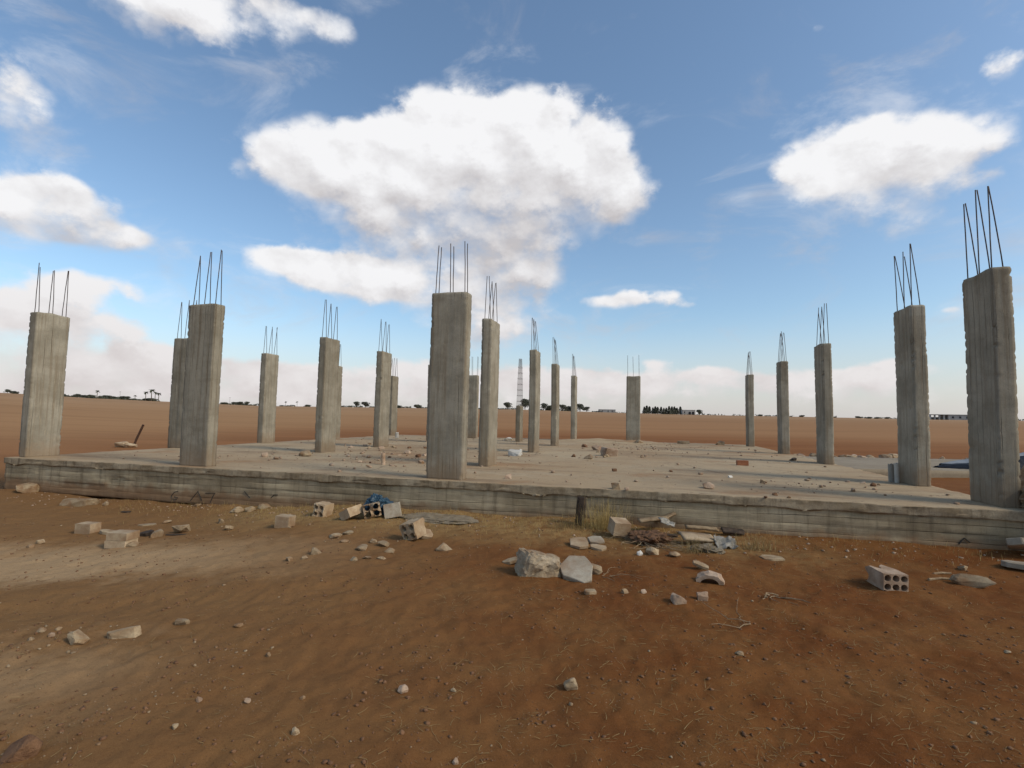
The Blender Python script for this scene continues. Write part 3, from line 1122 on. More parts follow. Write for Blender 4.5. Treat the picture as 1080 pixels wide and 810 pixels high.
def roots(px, py, n, spread, label, seed, name='dry_roots', r=.006, mat=None):
    g = random.Random(seed)
    bm = bmesh.new()
    for _ in range(n):
        a = g.uniform(0, 6.28)
        p = Vector((g.uniform(-.2, .2) * spread, g.uniform(-.2, .2) * spread, .01))
        pts = [p.copy()]
        for k in range(6):
            a += g.uniform(-.7, .7)
            p = p + Vector((math.cos(a), math.sin(a), g.uniform(-.25, .3))) * spread * .2
            p.z = max(.004, p.z)
            pts.append(p.copy())
        tube(bm, pts, r * g.uniform(.6, 1.2), 5, taper=.4)
    o = from_bm(name, bm, mat or M_ROOT)
    q = on_ground(px, py)
    o.location = (q.x, q.y, gz(q.x, q.y))
    return tag(o, label, 'roots')


roots(680, 573, 40, .42, 'tangle of dry roots on the earth heap beside the tan block', 1)
roots(817, 630, 5, .2, 'dry branching root left of the six hole block', 2, r=.006)
roots(783, 657, 3, .38, 'thin curling root on the open soil in front of the arched shard', 3, r=.004)
roots(640, 608, 6, .3, 'few thin dry stems right of the boulder', 4, r=.003)

# --- blocks left of the middle
put_block(338, 545, (.19, .19, .26), (2, 2), 'hollow block with dark round holes beside the upright stake', M_BLOCK, 51, (0, R(6), R(-18)), broken=.04, broken2=.05, r=.034)
put_block(297, 557, (.2, .16, .17), (1, 1), 'solid pale block left of the hollow block by the stake', M_BLOCK, 52, (0, R(3), R(-8)), r=.0001, name='concrete_block')
put_block(368, 549, (.2, .13, .26), (1, 1), 'tan block leaning up on the broken hollow one beside the blue bag', M_BLOCK, 53, (R(8), R(-26), R(-34)), r=.0001, name='concrete_block', sink=.02)
put_block(390, 549, (.24, .19, .25), (2, 2), 'broken hollow block lying between leaning tan block and blue bag', M_BLOCK, 54, (R(-5), R(-12), R(18)), broken=.18, broken2=.05, r=.042)
put_block(412, 548, (.23, .2, .12), (1, 1), 'pale grey block standing on edge right of the blue bag', M_GREYBLK, 55, (R(-6), R(-10), R(6)), r=.0001, name='concrete_block')
put_block(434, 571, (.22, .20, .24), (2, 2), 'smashed hollow block with two dark holes nearest the camera', M_BLOCK, 56, (R(10), R(-14), R(-28)), broken=.025, broken2=.05, r=.036)
put_slab('concrete_shard', 446, 569, 20, .16, .05, 'shard resting against the smashed hollow block', 'concrete shard', M_BLOCK, 57, (R(30), R(14), R(24)))
put_rock('stone', 469, 581, 17, 7, 'flat pale stone right of the smashed hollow block', 'stone', M_STONE, 58, depth=.7, angular=True)
put_rock('stone', 332, 585, 10, 8, 'pale stone alone on soil in front of hollow block by stake', 'stone', M_STONE, 59)
for k, (px, py, w, h) in enumerate(((403, 577, 12, 6), (381, 581, 14, 6), (410, 583, 11, 5), (352, 568, 14, 5), (366, 564, 12, 4), (320, 590, 7, 4), (393, 573, 8, 5), (372, 592, 8, 5), (386, 590, 10, 3), (402, 590, 9, 3), (304, 592, 7, 5), (362, 572, 9, 3))):
    put_rock('mortar_chip', px, py, w, h, 'one of the scattered pale mortar chips in front of the blue bag', 'mortar chip', M_STONE, 60 + k, group='mortar chips in front of the blue bag')


def blob(name, size, p, seed, label, cat, mat, rough=.25, flat=.3, rot=(0, 0, 0), sink=.02):
    bm = bmesh.new()
    bmesh.ops.create_icosphere(bm, subdivisions=5, radius=1)
    co = np.array([v.co[:] for v in bm.verts])
    d = 1 + rough * fbm(co * 1.8 + seed, 4) + rough * .5 * np.abs(fbm(co * 5 + seed, 3))
    co = co * d[:, None]
    co *= np.array(size) / 2
    for v, c in zip(bm.verts, co):
        v.co = c
    o = from_bm(name, bm, mat)
    settle(o, p, rot, sink=sink)
    return tag(o, label, cat)


blob('plastic_bag', (.34, .24, .26), on_ground(396, 545) + Vector((0, .14, 0)), 3.1, 'crumpled dark blue plastic bag against the slab foot', 'bag', M_BAG, .55)
# hardened mortar spilled under the middle front column
blob('mortar_spill', (1.25, .5, .10), on_ground(462, 549) + Vector((0, .12, 0)), 9.1, 'hardened grey mortar spilled below the broad brown front column', 'mortar spill', M_MORTAR, .3, rot=(0, 0, TH), sink=.065)

# upright stake against the slab front
bm = bmesh.new()
tube(bm, [(0, 0, -.05), (.004, .0, .2), (.0, .01, .37)], .022, 8)
o = from_bm('stake', bm, M_PIPE, smooth=False)
p = on_ground(322, 531)
o.location = (p.x, p.y - .0, gz(p.x, p.y))
tag(o, 'grey pipe stake standing upright against the slab front', 'stake')
# rotten post leaning beside the dry grass clump
P_, F_ = box_grid(3, 3, 12)
V_ = np.c_[(P_[:, 0] / 3 - .5) * .12, (P_[:, 1] / 3 - .5) * .06, P_[:, 2] / 12 * .42]
V_ += .006 * np.c_[pnoise(V_ * 20), pnoise(V_ * 20 + 3), 0 * V_[:, 0]]
o = mesh_from('timber_post', V_, F_, M_DARKWOOD)
p = on_ground(611, 557)
o.location = (p.x, p.y + .02, gz(p.x, p.y) - .04)
o.rotation_euler = (R(-6), R(4), TH)
tag(o, 'dark timber stub leaning on the slab behind the dry grass', 'timber')

# --- left part of the foreground
put_rock('stone', 24, 519, 19, 11, 'pale squarish stone at the front left corner of the slab', 'stone', M_STONE, 71, angular=True)
put_rock('stone', 79, 534, 34, 9, 'long pale stone parallel to the left front of the slab', 'stone', M_STONE, 72, depth=.35, angular=True, rot=(0, 0, .1))
put_block(86, 564, (.23, .14, .17), (1, 1), 'pale rectangular block behind the grooved block at left', M_BLOCK, 73, (0, 0, R(-6)), r=.0001, name='concrete_block')
put_slab('stone', 110, 564, 19, .14, .045, 'flat pale stone between the two pale blocks at left', 'stone', M_STONE, 74, (0, R(4), R(-10)))
# block with a groove round it: two courses stuck together
gb = empty('concrete_block', on_ground(121, 578) + Vector((0, .1, 0)))
gb.location.z = gz(gb.location.x, gb.location.y)
gb.rotation_euler = (0, 0, R(-4))
tag(gb, 'grooved pale double block lying on the dusty ground at left', 'block')
for k in range(2):
    o = from_bm('half', hollow_block(.26, .088, .2, 1, 1, .0001, 80 + k), M_BLOCK, gb)
    o.location = (.006 * k, .012 * k, .036 + .092 * k)
put_rock('stone', 134, 577, 13, 6, 'small rubble stone touching the grooved double block', 'stone', M_STONE, 75)
put_rock('stone', 163, 567, 11, 8, 'pale stone touching the dark shard at left', 'stone', M_STONE, 76, angular=True)
put_slab('dark_shard', 152, 566, 14, .12, .05, 'dark shard lying beside a pale stone at left', 'shard', M_DARKWOOD, 77, (R(10), R(-10), .4))
put_slab('stone', 152, 555, 18, .16, .03, 'flat stone behind the dark shard at left', 'stone', M_STONE, 78, (0, 0, .3))
put_rock('stone', 187, 563, 15, 9, 'pointed pale stone on a dark strip right of the dark shard', 'stone', M_STONE, 79, angular=True)
put_slab('timber', 186, 565, 27, .07, .02, 'dark flat strip of wood under the pointed pale stone', 'timber', M_DARKWOOD, 81, (0, 0, .08))
put_rock('stone', 110, 533, 6, 5, 'little pale stone right of the long pale stone', 'stone', M_STONE, 82)
put_slab('timber', 131, 541, 11, .08, .025, 'small dark strip of wood in front of the left slab edge', 'timber', M_DARKWOOD, 83, (0, 0, -.1))
put_rock('stone', 77, 680, 18, 14, 'upright brown stone left of the long rounded stone', 'stone', M_STONE, 84)
put_rock('stone', 127, 673, 32, 12, 'long rounded stone on the near left ground', 'stone', M_STONE, 85, depth=.5, rot=(0, -.06, .2))
put_rock('stone', 190, 660, 13, 7, 'pale angular stone right of the long rounded stone', 'stone', M_STONE, 86, angular=True, depth=.6)
put_rock('stone', 12, 803, 34, 20, 'dark brown stone at the near left edge of the ground', 'stone', M_CLOD, 87, rot=(0, -.3, .3))
for k, (px, py, w, h) in enumerate(((248, 541, 12, 6), (262, 540, 10, 6), (276, 537, 12, 6), (240, 560, 8, 6), (222, 531, 18, 4), (206, 534, 10, 3), (232, 553, 6, 6), (40, 574, 8, 5), (30, 578, 7, 4), (173, 552, 10, 3))):
    put_rock('stone', px, py, w, h, 'one of the small pale stones strewn left of the stake', 'stone', M_STONE, 90 + k, group='small pale stones strewn left of the stake')
for k, (px, py, w, h) in enumerate(((424, 732, 11, 7), (310, 776, 8, 8), (282, 693, 6, 5), (260, 742, 6, 5), (318, 738, 5, 4), (478, 730, 6, 3), (209, 741, 7, 5), (250, 662, 9, 4), (40, 668, 9, 5), (52, 672, 7, 5), (30, 676, 8, 4), (60, 665, 6, 4), (480, 807, 7, 5), (1065, 690, 7, 3), (183, 770, 7, 6))):
    put_rock('stone', px, py, w, h, 'one of the pebble sized stones dotting the near open soil', 'stone', M_STONE if k % 3 else M_BROKEN, 110 + k, group='pebble sized stones dotting the near open soil')

# --- stones lying on the slab
ON = dict(z=ZS + .004)
put_rock('stone', 643, 481, 16, 11, 'biggest brown stone on the slab, beside the earth heap', 'stone', M_BROKEN, 141, angular=True, **ON)
put_rock('stone', 631, 475, 12, 6, 'stone behind the biggest brown stone on the slab', 'stone', M_BROKEN, 142, **ON)
put_rock('stone', 622, 484, 11, 5, 'flattish stone left of the biggest brown stone on the slab', 'stone', M_STONE, 143, **ON)
put_rock('stone', 675, 468, 9, 5, 'stone at the foot of the lone back edge column', 'stone', M_STONE, 144, **ON)
put_slab('stone', 722, 468, 14, .3, .12, 'flat pale stone on the back edge right of the lone column', 'stone', M_STONE, 145, **ON)
put_rock('stone', 760, 469.5, 8, 6, 'squarish pale stone on the back edge of the slab', 'stone', M_STONE, 146, angular=True, **ON)
put_block(785, 491, (.24, .11, .12), (1, 1), 'red clay brick lying on the middle of the slab', M_REDBRICK, 147, (0, 0, R(-10)), r=.0001, z=ZS + .004, name='clay_brick', sink=.004)
put_rock('stone', 749, 515.5, 12, 8, 'brown stone near the front edge of the slab, right of middle', 'stone', M_BROKEN, 148, **ON)
put_rock('stone', 771, 504, 5, 3, 'tiny bright white chip on the slab near its front', 'stone', M_WHITEPIPE, 149, **ON)
put_rock('stone', 650, 516, 9, 8, 'pale stone on the very front edge of the slab', 'stone', M_STONE, 150, angular=True, **ON)
put_rock('stone', 661, 517, 5, 4, 'pebble right of the pale stone on the front edge', 'stone', M_BROKEN, 151, **ON)
put_rock('earth_clod', 838, 486, 9, 4, 'black clod at the foot of the fourth right edge column', 'clod', M_DARKWOOD, 152, **ON)
put_rock('stone', 543, 481, 14, 8, 'white stone on the slab next to the pointed bar column', 'stone', M_WHITEPIPE, 153, angular=True, **ON)
put_slab('stone', 549, 480, 4, .05, .16, 'upright white splinter beside the white stone on the slab', 'stone', M_WHITEPIPE, 154, **ON)
put_rock('stone', 536, 505, 7, 6, 'cube shaped brown stone right of the broad front column', 'stone', M_BROKEN, 155, angular=True, **ON)
put_rock('stone', 320, 481, 14, 7, 'cream stone at the left foot of the thick column', 'stone', M_STONE, 156, **ON)
put_rock('stone', 278, 482, 7, 6, 'brown stone on the slab left of the cream stone', 'stone', M_BROKEN, 157, **ON)
put_rock('stone', 290, 484, 6, 3, 'flat pebble between the brown and the cream stone', 'stone', M_BROKEN, 158, **ON)
put_slab('marker_stone', 418.5, 462.5, 4, .08, .26, 'small white upright stone at the back edge of the slab', 'stone', M_WHITEPIPE, 159, **ON)
put_rock('stone', 536, 464.5, 9, 4, 'white stones heaped at the back edge left of the cage column', 'stone', M_WHITEPIPE, 160, **ON)
g2 = random.Random(4)
for k in range(46):
    if k < 26:
        px, py = g2.uniform(365, 448), g2.uniform(468, 493)
    elif k < 36:
        px, py = g2.uniform(600, 720), g2.uniform(470, 500)
    else:
        px, py = g2.uniform(800, 960), g2.uniform(508, 526)
    w = g2.uniform(3, 7)
    put_rock('stone', px, py, w, w * g2.uniform(.4, .7), 'one of the small crumbs of rubble littering the top of the slab', 'stone', g2.choice([M_BROKEN, M_STONE, M_CLOD]), 200 + k, group='crumbs of rubble on the slab', sub=1, **ON)
# rubble row beyond the right edge
for k in range(46):
    px = g2.uniform(815, 945) if k < 40 else g2.uniform(982, 1024)
    Y = g2.uniform(20.6, 23.2)
    X = (px - 540) / FPX * Y * 1.0
    s = g2.uniform(.12, .42)
    o = from_bm('stone', hull_rock((s, s * .8, s * .6), 300 + k, angular=k % 2 == 0, sub=1), g2.choice([M_STONE, M_STONE, M_BLOCK, M_BROKEN]))
    settle(o, Vector((X, Y, 0)), (g2.uniform(-.3, .3), g2.uniform(-.3, .3), g2.uniform(0, 6)), sink=.03)
    tag(o, 'one of the pale rubble stones in the row beyond the right edge', 'stone', 'row of rubble stones beyond the right edge of the slab')

# earth heaped on the back of the slab
p = at(655, 470, ZS)
bm = bmesh.new()
bmesh.ops.create_grid(bm, x_segments=60, y_segments=30, size=1)
co = np.array([v.co[:] for v in bm.verts])
rr = np.hypot(co[:, 0], co[:, 1])
hh = np.clip(1 - rr ** 2, 0, 1) * (.15 + .07 * fbm(co * 3, 4)) - .03
for v, c, h in zip(bm.verts, co, hh):
    v.co = (c[0] * 3.0, c[1] * 1.2, h)
o = from_bm('earth_heap', bm, M_DECK, smooth=True)
o.location = (p.x, 22.6, ZS + .005)
o.rotation_euler = (0, 0, TH)
tag(o, 'low spread heap of pale earth at the back edge of the slab', 'earth heap')


# pipe stubs on the slab
def pipe_stub(px, py, h, r, label, mat, hollow=True):
    p = at(px, py, ZS)
    bm = bmesh.new()
    seg = 18
    prof = [(r, -.03), (r, h), (r * .82, h), (r * .82, h - .12)] if hollow else [(r, -.03), (r, h), (0.001, h)]
    rings = [[bm.verts.new((q * math.cos(2 * math.pi * k / seg), q * math.sin(2 * math.pi * k / seg), z + (.012 * math.sin(k) if z > h * .9 else 0))) for k in range(seg)] for q, z in prof]
    for a, b in zip(rings, rings[1:]):
        for k in range(seg):
            bm.faces.new((a[k], a[(k + 1) % seg], b[(k + 1) % seg], b[k]))
    o = from_bm('pipe_stub', bm, mat, smooth=False)
    o.location = (p.x, p.y, ZS)
    o.rotation_euler = (R(2), R(-2), 0)
    return tag(o, label, 'pipe')


pipe_stub(940, 508.5, .31, .04, 'grey pipe stub standing left of the white one', M_PIPE)
pipe_stub(946, 509, .33, .038, 'white pipe stub beside the foot of the second right column', M_WHITEPIPE)
pipe_stub(404.3, 490, .24, .04, 'short brownish pipe stub on the slab by the bunched bar column', M_BROKEN)

# rough stone pier right of the front right column
P, F = box_grid(26, 26, 44)
V = np.c_[(P[:, 0] / 26) * 1.15, (P[:, 1] / 26) * .85, P[:, 2] / 44 * 1.25 - .1]
N = normals_of(V, F)
cell = V * np.array([4.5, 4.5, 6.0])
dsp = .07 * fbm(V * 4, 3) + .05 * np.abs(fbm(cell, 2)) + .025 * fbm(V * 22, 2)
V = V + N * dsp[:, None]
V[:, 2] -= np.where(P[:, 2] > 22, (1 - sstep(.0, .55, V[:, 0])) * .42 * (P[:, 2] - 22) / 22, 0)
pier = mesh_from('rubble_pier', V, F, M_BOULDER)
p = bp(4.46, 7.2)
pier.location = (p.x, p.y, 0)
pier.rotation_euler = (0, 0, TH)
tag(pier, 'rough rubble masonry pier right of the front right column', 'pier')
for k, (uu, vv, zz, s) in enumerate(((4.6, 7.22, .55, .2), (4.75, 7.2, .75, .22), (4.9, 7.18, .40, .26), (5.05, 7.22, 1.0, .24), (4.62, 7.2, .22, .22), (5.0, 7.16, .15, .25))):
    o = from_bm('stone_face', hull_rock((s, s * .8, s * .7), 400 + k, angular=True), M_STONE, pier)
    q = bp(uu, vv, zz) - p
    o.location = (q.dot(BU), q.dot(BV), zz)
    o.rotation_euler = (k, k * .3, k * .7)

# pale concrete strip beyond the right edge, with a covered heap on it
P, F = box_grid(110, 46, 3)
V = np.c_[P[:, 0] / 110 * 13, P[:, 1] / 46 * 5.3, P[:, 2] / 3 * .33 - .12]
N = normals_of(V, F)
V += N * (.012 * fbm(V * 3, 3))[:, None]
o = mesh_from('paved_strip', V, F, M_PAD, smooth=False)
o.location = (10.1, 14.9, 0)
tag(o, 'pale concrete strip beyond the right edge of the slab', 'concrete strip')
ZP = .21


def heap(name, X0, X1, Y0, Y1, prof, mat, parent, dz=0, seed=1.0):
    nx, ny = 70, 40
    gx, gy = np.meshgrid(np.linspace(0, 1, nx), np.linspace(0, 1, ny))
    gx, gy = gx.ravel(), gy.ravel()
    hgt = np.interp(gx, [q[0] for q in prof], [q[1] for q in prof])
    taper = np.interp(gx, [0, .25, 1], [.12, .8, 1])
    bulge = (1 - np.abs(2 * gy - 1) ** 2.6)
    q = np.c_[gx * 5, gy * 4, 0 * gx + seed]
    Z = hgt * bulge * (1 + .13 * fbm(q, 3)) + dz + .012 * np.abs(fbm(q * np.array([1, 4, 1]), 3))
    Y = (Y0 + Y1) / 2 + (gy - .5) * (Y1 - Y0) * taper
    V = np.c_[X0 + gx * (X1 - X0), Y + .06 * fbm(q * 1.3 + 4, 2), Z]
    i, j = np.meshgrid(np.arange(ny - 1), np.arange(nx - 1), indexing='ij')
    i, j = i.ravel(), j.ravel()
    F = np.c_[i * nx + j, i * nx + j + 1, (i + 1) * nx + j + 1, (i + 1) * nx + j]
    o = mesh_from(name, V, F, mat, parent, smooth=True)
    md = o.modifiers.new('thickness', 'SOLIDIFY')
    md.thickness = .008
    return o


hp = empty('covered_heap', (13.4, 15.75, ZP))
tag(hp, 'long pointed heap under a navy tarpaulin with a painted sky reflection band on top', 'tarpaulin')
heap('tarpaulin', 0, 3.2, -.55, 1.1, [(0, .03), (.12, .10), (.35, .20), (.7, .38), (1, .46)], M_TARP, hp, 0, 1.0)
heap('reflection_band', .28, 3.15, -.12, 1.0, [(0, .08), (.3, .20), (.7, .39), (1, .47)], M_SKYREFL, hp, .04, 2.0)  # pale layer laid on the tarpaulin to paint its sky reflection

# leaning iron post in a pair of stones out in the field
p = at(142, 461)
d = 22.0
X, Y = (140 - 540) / FPX * d, d
bm = bmesh.new()
tube(bm, [(0, 0, -.1), (.2, 0, .45), (.42, 0, .98)], .045, 8)
o = from_bm('iron_post', bm, M_RUST)
o.location = (X + .15, Y, gz(X, Y))
tag(o, 'rusty post leaning over out in the field at left', 'post')
for k, (dx, dy, s, lab) in enumerate(((-.28, -.1, .62, 'left stone of the pair at the foot of the leaning post'), (.22, -.22, .5, 'right stone of the pair at the foot of the leaning post'))):
    o = from_bm('stone', hull_rock((s, s * .8, s * .5), 500 + k), M_BLOCK)
    settle(o, Vector((X + dx, Y + dy, 0)), (0, .1, k), sink=.05)
    tag(o, lab, 'stone')

# ------------------------------------------------------------------ distant trees and buildings
def leaf_cloud(n, fn, size, seed):
    g = np.random.default_rng(seed)
    V, F = [], []
    for k in range(n):
        c = fn(g)
        a = g.normal(size=3); a /= np.linalg.norm(a)
        b = np.cross(a, g.normal(size=3)); b /= np.linalg.norm(b)
        s = size * g.uniform(.6, 1.3)
        i = len(V)
        V += [c - a * s - b * s * .6, c + a * s - b * s * .5, c + a * s * .8 + b * s * .7, c - a * s * .7 + b * s * .6]
        F.append((i, i + 1, i + 2, i + 3))
    return np.array(V), np.array(F)


def make_proto(kind, seed):
    root = empty(kind, (0, 0, 0))
    bm = bmesh.new()
    if kind == 'palm_tree':
        tube(bm, [(0, 0, -.3), (.08, 0, 1.5), (.02, 0, 3.0), (.1, 0, 4.3)], .17, 7, taper=.75)
        tr = from_bm('trunk', bm, M_BARK, root)
        g = random.Random(seed)
        V, F = [], []
        for k in range(34):
            a = g.uniform(0, 6.28); e = g.uniform(-.5, 1.2)
            L = g.uniform(1.0, 1.5)
            prev = None
            for s in range(6):
                t = s / 5
                r = L * t * math.cos(e * (1 - .4 * t))
                z = 4.3 + L * t * math.sin(e) - .7 * t * t
                c = np.array([.1 + r * math.cos(a), r * math.sin(a), z])
                sd = np.array([-math.sin(a), math.cos(a), -.25]) * (.20 * math.sin(math.pi * min(1, t * .9 + .1)))
                i = len(V)
                V += [c - sd, c + sd]
                if prev is not None:
                    F.append((prev, prev + 1, i + 1, i))
                prev = i
        mesh_from('crown', np.array(V), np.array(F), M_LEAF2, root)
    elif kind == 'cypress_tree':
        tube(bm, [(0, 0, -.3), (0, 0, 1.0), (0, 0, 4.2)], .14, 6, taper=.3)
        from_bm('trunk', bm, M_BARK, root)

        def fn(g):
            z = g.uniform(.3, 5.0)
            r = .75 * (1 - (z / 5.1)) ** .7 * g.uniform(.4, 1.05)
            a = g.uniform(0, 6.28)
            return np.array([r * math.cos(a), r * math.sin(a), z])
        mesh_from('crown', *leaf_cloud(520, fn, .16, seed), M_LEAF, root)
    else:
        H, Wd, base = {'broad_tree': (5.2, 2.2, .3), 'round_bush': (2.4, 1.6, -.4), 'flat_topped_tree': (3.4, 2.0, 2.3)}[kind]
        tube(bm, [(0, 0, -.3), (.1, .05, base), (.0, 0, H * .75)], .16, 7, taper=.4)
        for k in range(4):
            a = k * 1.7
            tube(bm, [(.05, 0, base * .8), (.6 * Wd * .5 * math.cos(a), .6 * Wd * .5 * math.sin(a), base + (H - base) * .35), (Wd * .7 * math.cos(a), Wd * .7 * math.sin(a), base + (H - base) * .55)], .07, 5, taper=.4)
        from_bm('trunk', bm, M_BARK, root)
        gg = np.random.default_rng(seed)
        cl = []
        for k in range(16):
            a = gg.uniform(0, 6.28)
            r = Wd * gg.uniform(0, .75)
            zc = base + (H - base) * gg.uniform(.06, .72)
            cl.append((np.array([r * math.cos(a), r * math.sin(a), zc]), gg.uniform(.35, .6) * min(Wd, H - base)))

        def fn(g):
            c, s = cl[g.integers(len(cl))]
            q = g.normal(size=3)
            q /= np.linalg.norm(q)
            w = c + q * s * g.uniform(.5, 1.0) ** .5 * np.array([1, 1, .75])
            w[2] = max(w[2], .1)
            return w
        mesh_from('crown', *leaf_cloud(1300, fn, .17, seed), M_LEAF, root)
    return root


used = {}


def plant(kind, px, hpx, label, group, seed=1, wide=1.0, dist=None):
    key = kind
    base_h = {'palm_tree': 5.3, 'cypress_tree': 5.0, 'broad_tree': 5.2, 'round_bush': 2.4, 'flat_topped_tree': 3.4}[kind]
    t = math.tan(math.atan((px - 540) / FPX))
    D = dist or CREST - random.uniform(0, 18)
    ca = 1 / math.sqrt(1 + t * t)
    x, y = D * ca * t, D * ca
    s = hpx / FPX * y / base_h
    if key not in used:
        r = make_proto(kind, 3)
        used[key] = r
    else:
        src = used[key]
        r = src.copy()
        COL.objects.link(r)
        for ch in src.children:
            c = ch.copy()
            COL.objects.link(c)
            c.parent = r
    r.location = (x, y, gz(x, y) - .1)
    r.scale = (s * wide, s * wide, s)
    r.rotation_euler = (0, 0, random.uniform(0, 6.28))
    tag(r, label, 'bush' if 'bush' in kind else 'tree', group)
    return r


GT = 'trees along the far field edge'
TREES = [
    ('broad_tree', 8, 5.5, 'lone tree on the rise left of the front left corner column', 1.2),
    ('round_bush', 15, 4, 'low bush beside the lone tree on the left rise', 1.5),
    ('round_bush', 67, 4, 'low far bush just right of the front left corner column', 1.2),
    ('round_bush', 82, 5, 'single rounded bush left of the lone thin palm', 1.0),
    ('palm_tree', 103, 10, 'lone thin palm on the skyline above low bushes', 1.0),
    ('round_bush', 90, 4, 'wide low bush just left of the lone thin palm', 1.8),
    ('round_bush', 96, 5, 'bush at the foot of the lone thin palm', 1.4),
    ('round_bush', 112, 5, 'dense bush right of the lone thin palm', 1.8),
    ('round_bush', 120, 4, 'second dense bush right of the lone thin palm', 1.8),
    ('round_bush', 131, 5, 'bush midway between the lone palm and the palm group', 1.8),
    ('palm_tree', 143, 6, 'short palm left of the palm group', 1.2),
    ('palm_tree', 154, 11, 'leftmost palm of the palm group above the leaning post', 1.0),
    ('palm_tree', 160, 14, 'tallest palm of the palm group above the leaning post', 1.0),
    ('palm_tree', 164, 11, 'palm right of the tallest in the palm group', 1.0),
    ('palm_tree', 168, 10, 'rightmost palm of the palm group above the leaning post', 1.1),
    ('round_bush', 160, 4, 'bush under the palm group', 2.6),
    ('round_bush', 237, 3, 'low bush right of the second front column', 2.0),
    ('round_bush', 251, 4, 'bush under the two small dark trees right of the second front column', 2.2),
    ('broad_tree', 254, 5, 'left one of two small dark trees right of the second front column', 1.4),
    ('broad_tree', 261, 5.5, 'right one of two small dark trees right of the second front column', 1.3),
    ('palm_tree', 302, 6, 'small palm left of the thick column', 1.0),
    ('palm_tree', 314, 6, 'small palm nearer the thick column', 1.0),
    ('round_bush', 325, 3, 'low bush touching the thick column\'s left edge', 1.8),
    ('broad_tree', 377, 8, 'dark tree left of the darker clump behind the thick column', 1.1),
    ('broad_tree', 386, 8, 'dark tree beside the bunched bar column', 1.4),
    ('round_bush', 420, 4, 'low bush right of the bunched bar column', 1.6),
    ('round_bush', 441, 5, 'pair of low bushes left of the broad front column', 1.3),
    ('broad_tree', 536, 10, 'rounded dark tree left of the cage column', 1.15),
    ('broad_tree', 554, 15, 'tall dark tree behind the cage column', 1.0),
    ('broad_tree', 574, 10, 'dark tree between the pointed bar column and the slim one', 1.0),
    ('round_bush', 580, 7, 'dark bush at the left of the slim column', 1.0),
    ('broad_tree', 594, 9, 'dark tree right of the slim column', 1.3),
    ('round_bush', 601, 7, 'dark bush left of the thinnest column', 1.3),
    ('broad_tree', 612, 11, 'tall dark tree right of the thinnest column', 1.2),
    ('broad_tree', 619, 7, 'last dark tree of the central grove on its right', 1.3),
]
for kind, px, h, lab, wd in TREES:
    plant(kind, px, h, lab, GT, wide=wd)
g3 = random.Random(9)
for k in range(14):
    plant('cypress_tree', 680 + k * 2.9 + g3.uniform(-.5, .5), g3.uniform(6.5, 9), 'one of the dark cypresses in the far row beside the arched house', 'row of cypresses by the arched house', wide=2.3)
plant('broad_tree', 738, 7.5, 'dark tree right of the arched house', GT, wide=1.1)
for k, px in enumerate((802, 826, 846, 905, 917, 925, 936, 1007 + 20)):
    plant('round_bush', px, 2.6, 'one of the tiny bushes on the skyline at right', 'tiny bushes on the right skyline', wide=1.6)


def bx(name, c, s, mat, parent):
    bm = bmesh.new()
    bmesh.ops.create_cube(bm, size=1)
    bmesh.ops.scale(bm, vec=s, verts=bm.verts)
    bmesh.ops.bevel(bm, geom=bm.edges[:], offset=.03, segments=1, affect='EDGES')
    bmesh.ops.translate(bm, vec=c, verts=bm.verts)
    return from_bm(name, bm, mat, parent)


def far_spot(px, D):
    t = (px - 540) / FPX
    y = D / math.sqrt(1 + t * t)
    return Vector((y * t, y, gz(y * t, y) - .15)), y / FPX


def building(name, px, wpx, hpx, label, mat, wins, D=292, parapet=True, arch=False):
    p, s = far_spot(px, D)
    b = empty(name, p, -math.atan2(p.x, p.y) * .6)
    tag(b, label, 'building')
    w, h, dp = wpx * s, hpx * s, 8.0
    bx('wall', (0, dp / 2, h / 2), (w, dp, h), mat, b)
    if parapet:
        bx('roof', (0, dp / 2, h + .08), (w + .25, dp + .25, .18), mat, b)
    for fx in wins:
        f = bx('window', (fx * w, .0, h * .55), (w * .07, .12, h * .32), M_GLASSDARK, b)
        bx('sill', (fx * w, -.08, h * .36), (w * .09, .14, .1), mat, f)
    return b, w, h


building('flat_roofed_house', 641, 17, 3.2, 'low grey flat roofed house on skyline left of lone column', M_GREYREND, (-.3, .05, .3))
building('farm_building', 666.5, 9, 2.8, 'low grey shed partly behind the lone wide back column', M_GREYREND, (-.3,))
bld, w, h = building('arched_house', 727, 13, 5, 'pale arched house right of the cypress row', M_RENDER, (-.34,))
for k in range(2):
    bm = bmesh.new()
    cx = .06 * w + k * w * .26
    rad = w * .095
    pts = [(cx - rad, -.1, 0), (cx - rad, -.1, h * .45)] + [(cx + rad * math.cos(a), -.1, h * .45 + rad * math.sin(a)) for a in (2.6, 2.1, 1.57, 1.04, .5)] + [(cx + rad, -.1, h * .45), (cx + rad, -.1, 0)]
    vs = [bm.verts.new(q) for q in pts]
    f = bm.faces.new(vs)
    r = bmesh.ops.extrude_face_region(bm, geom=[f])
    bmesh.ops.translate(bm, vec=(0, .2, 0), verts=[e for e in r['geom'] if isinstance(e, bmesh.types.BMVert)])
    bmesh.ops.recalc_face_normals(bm, faces=bm.faces[:])
    from_bm('arch', bm, M_GLASSDARK, bld)
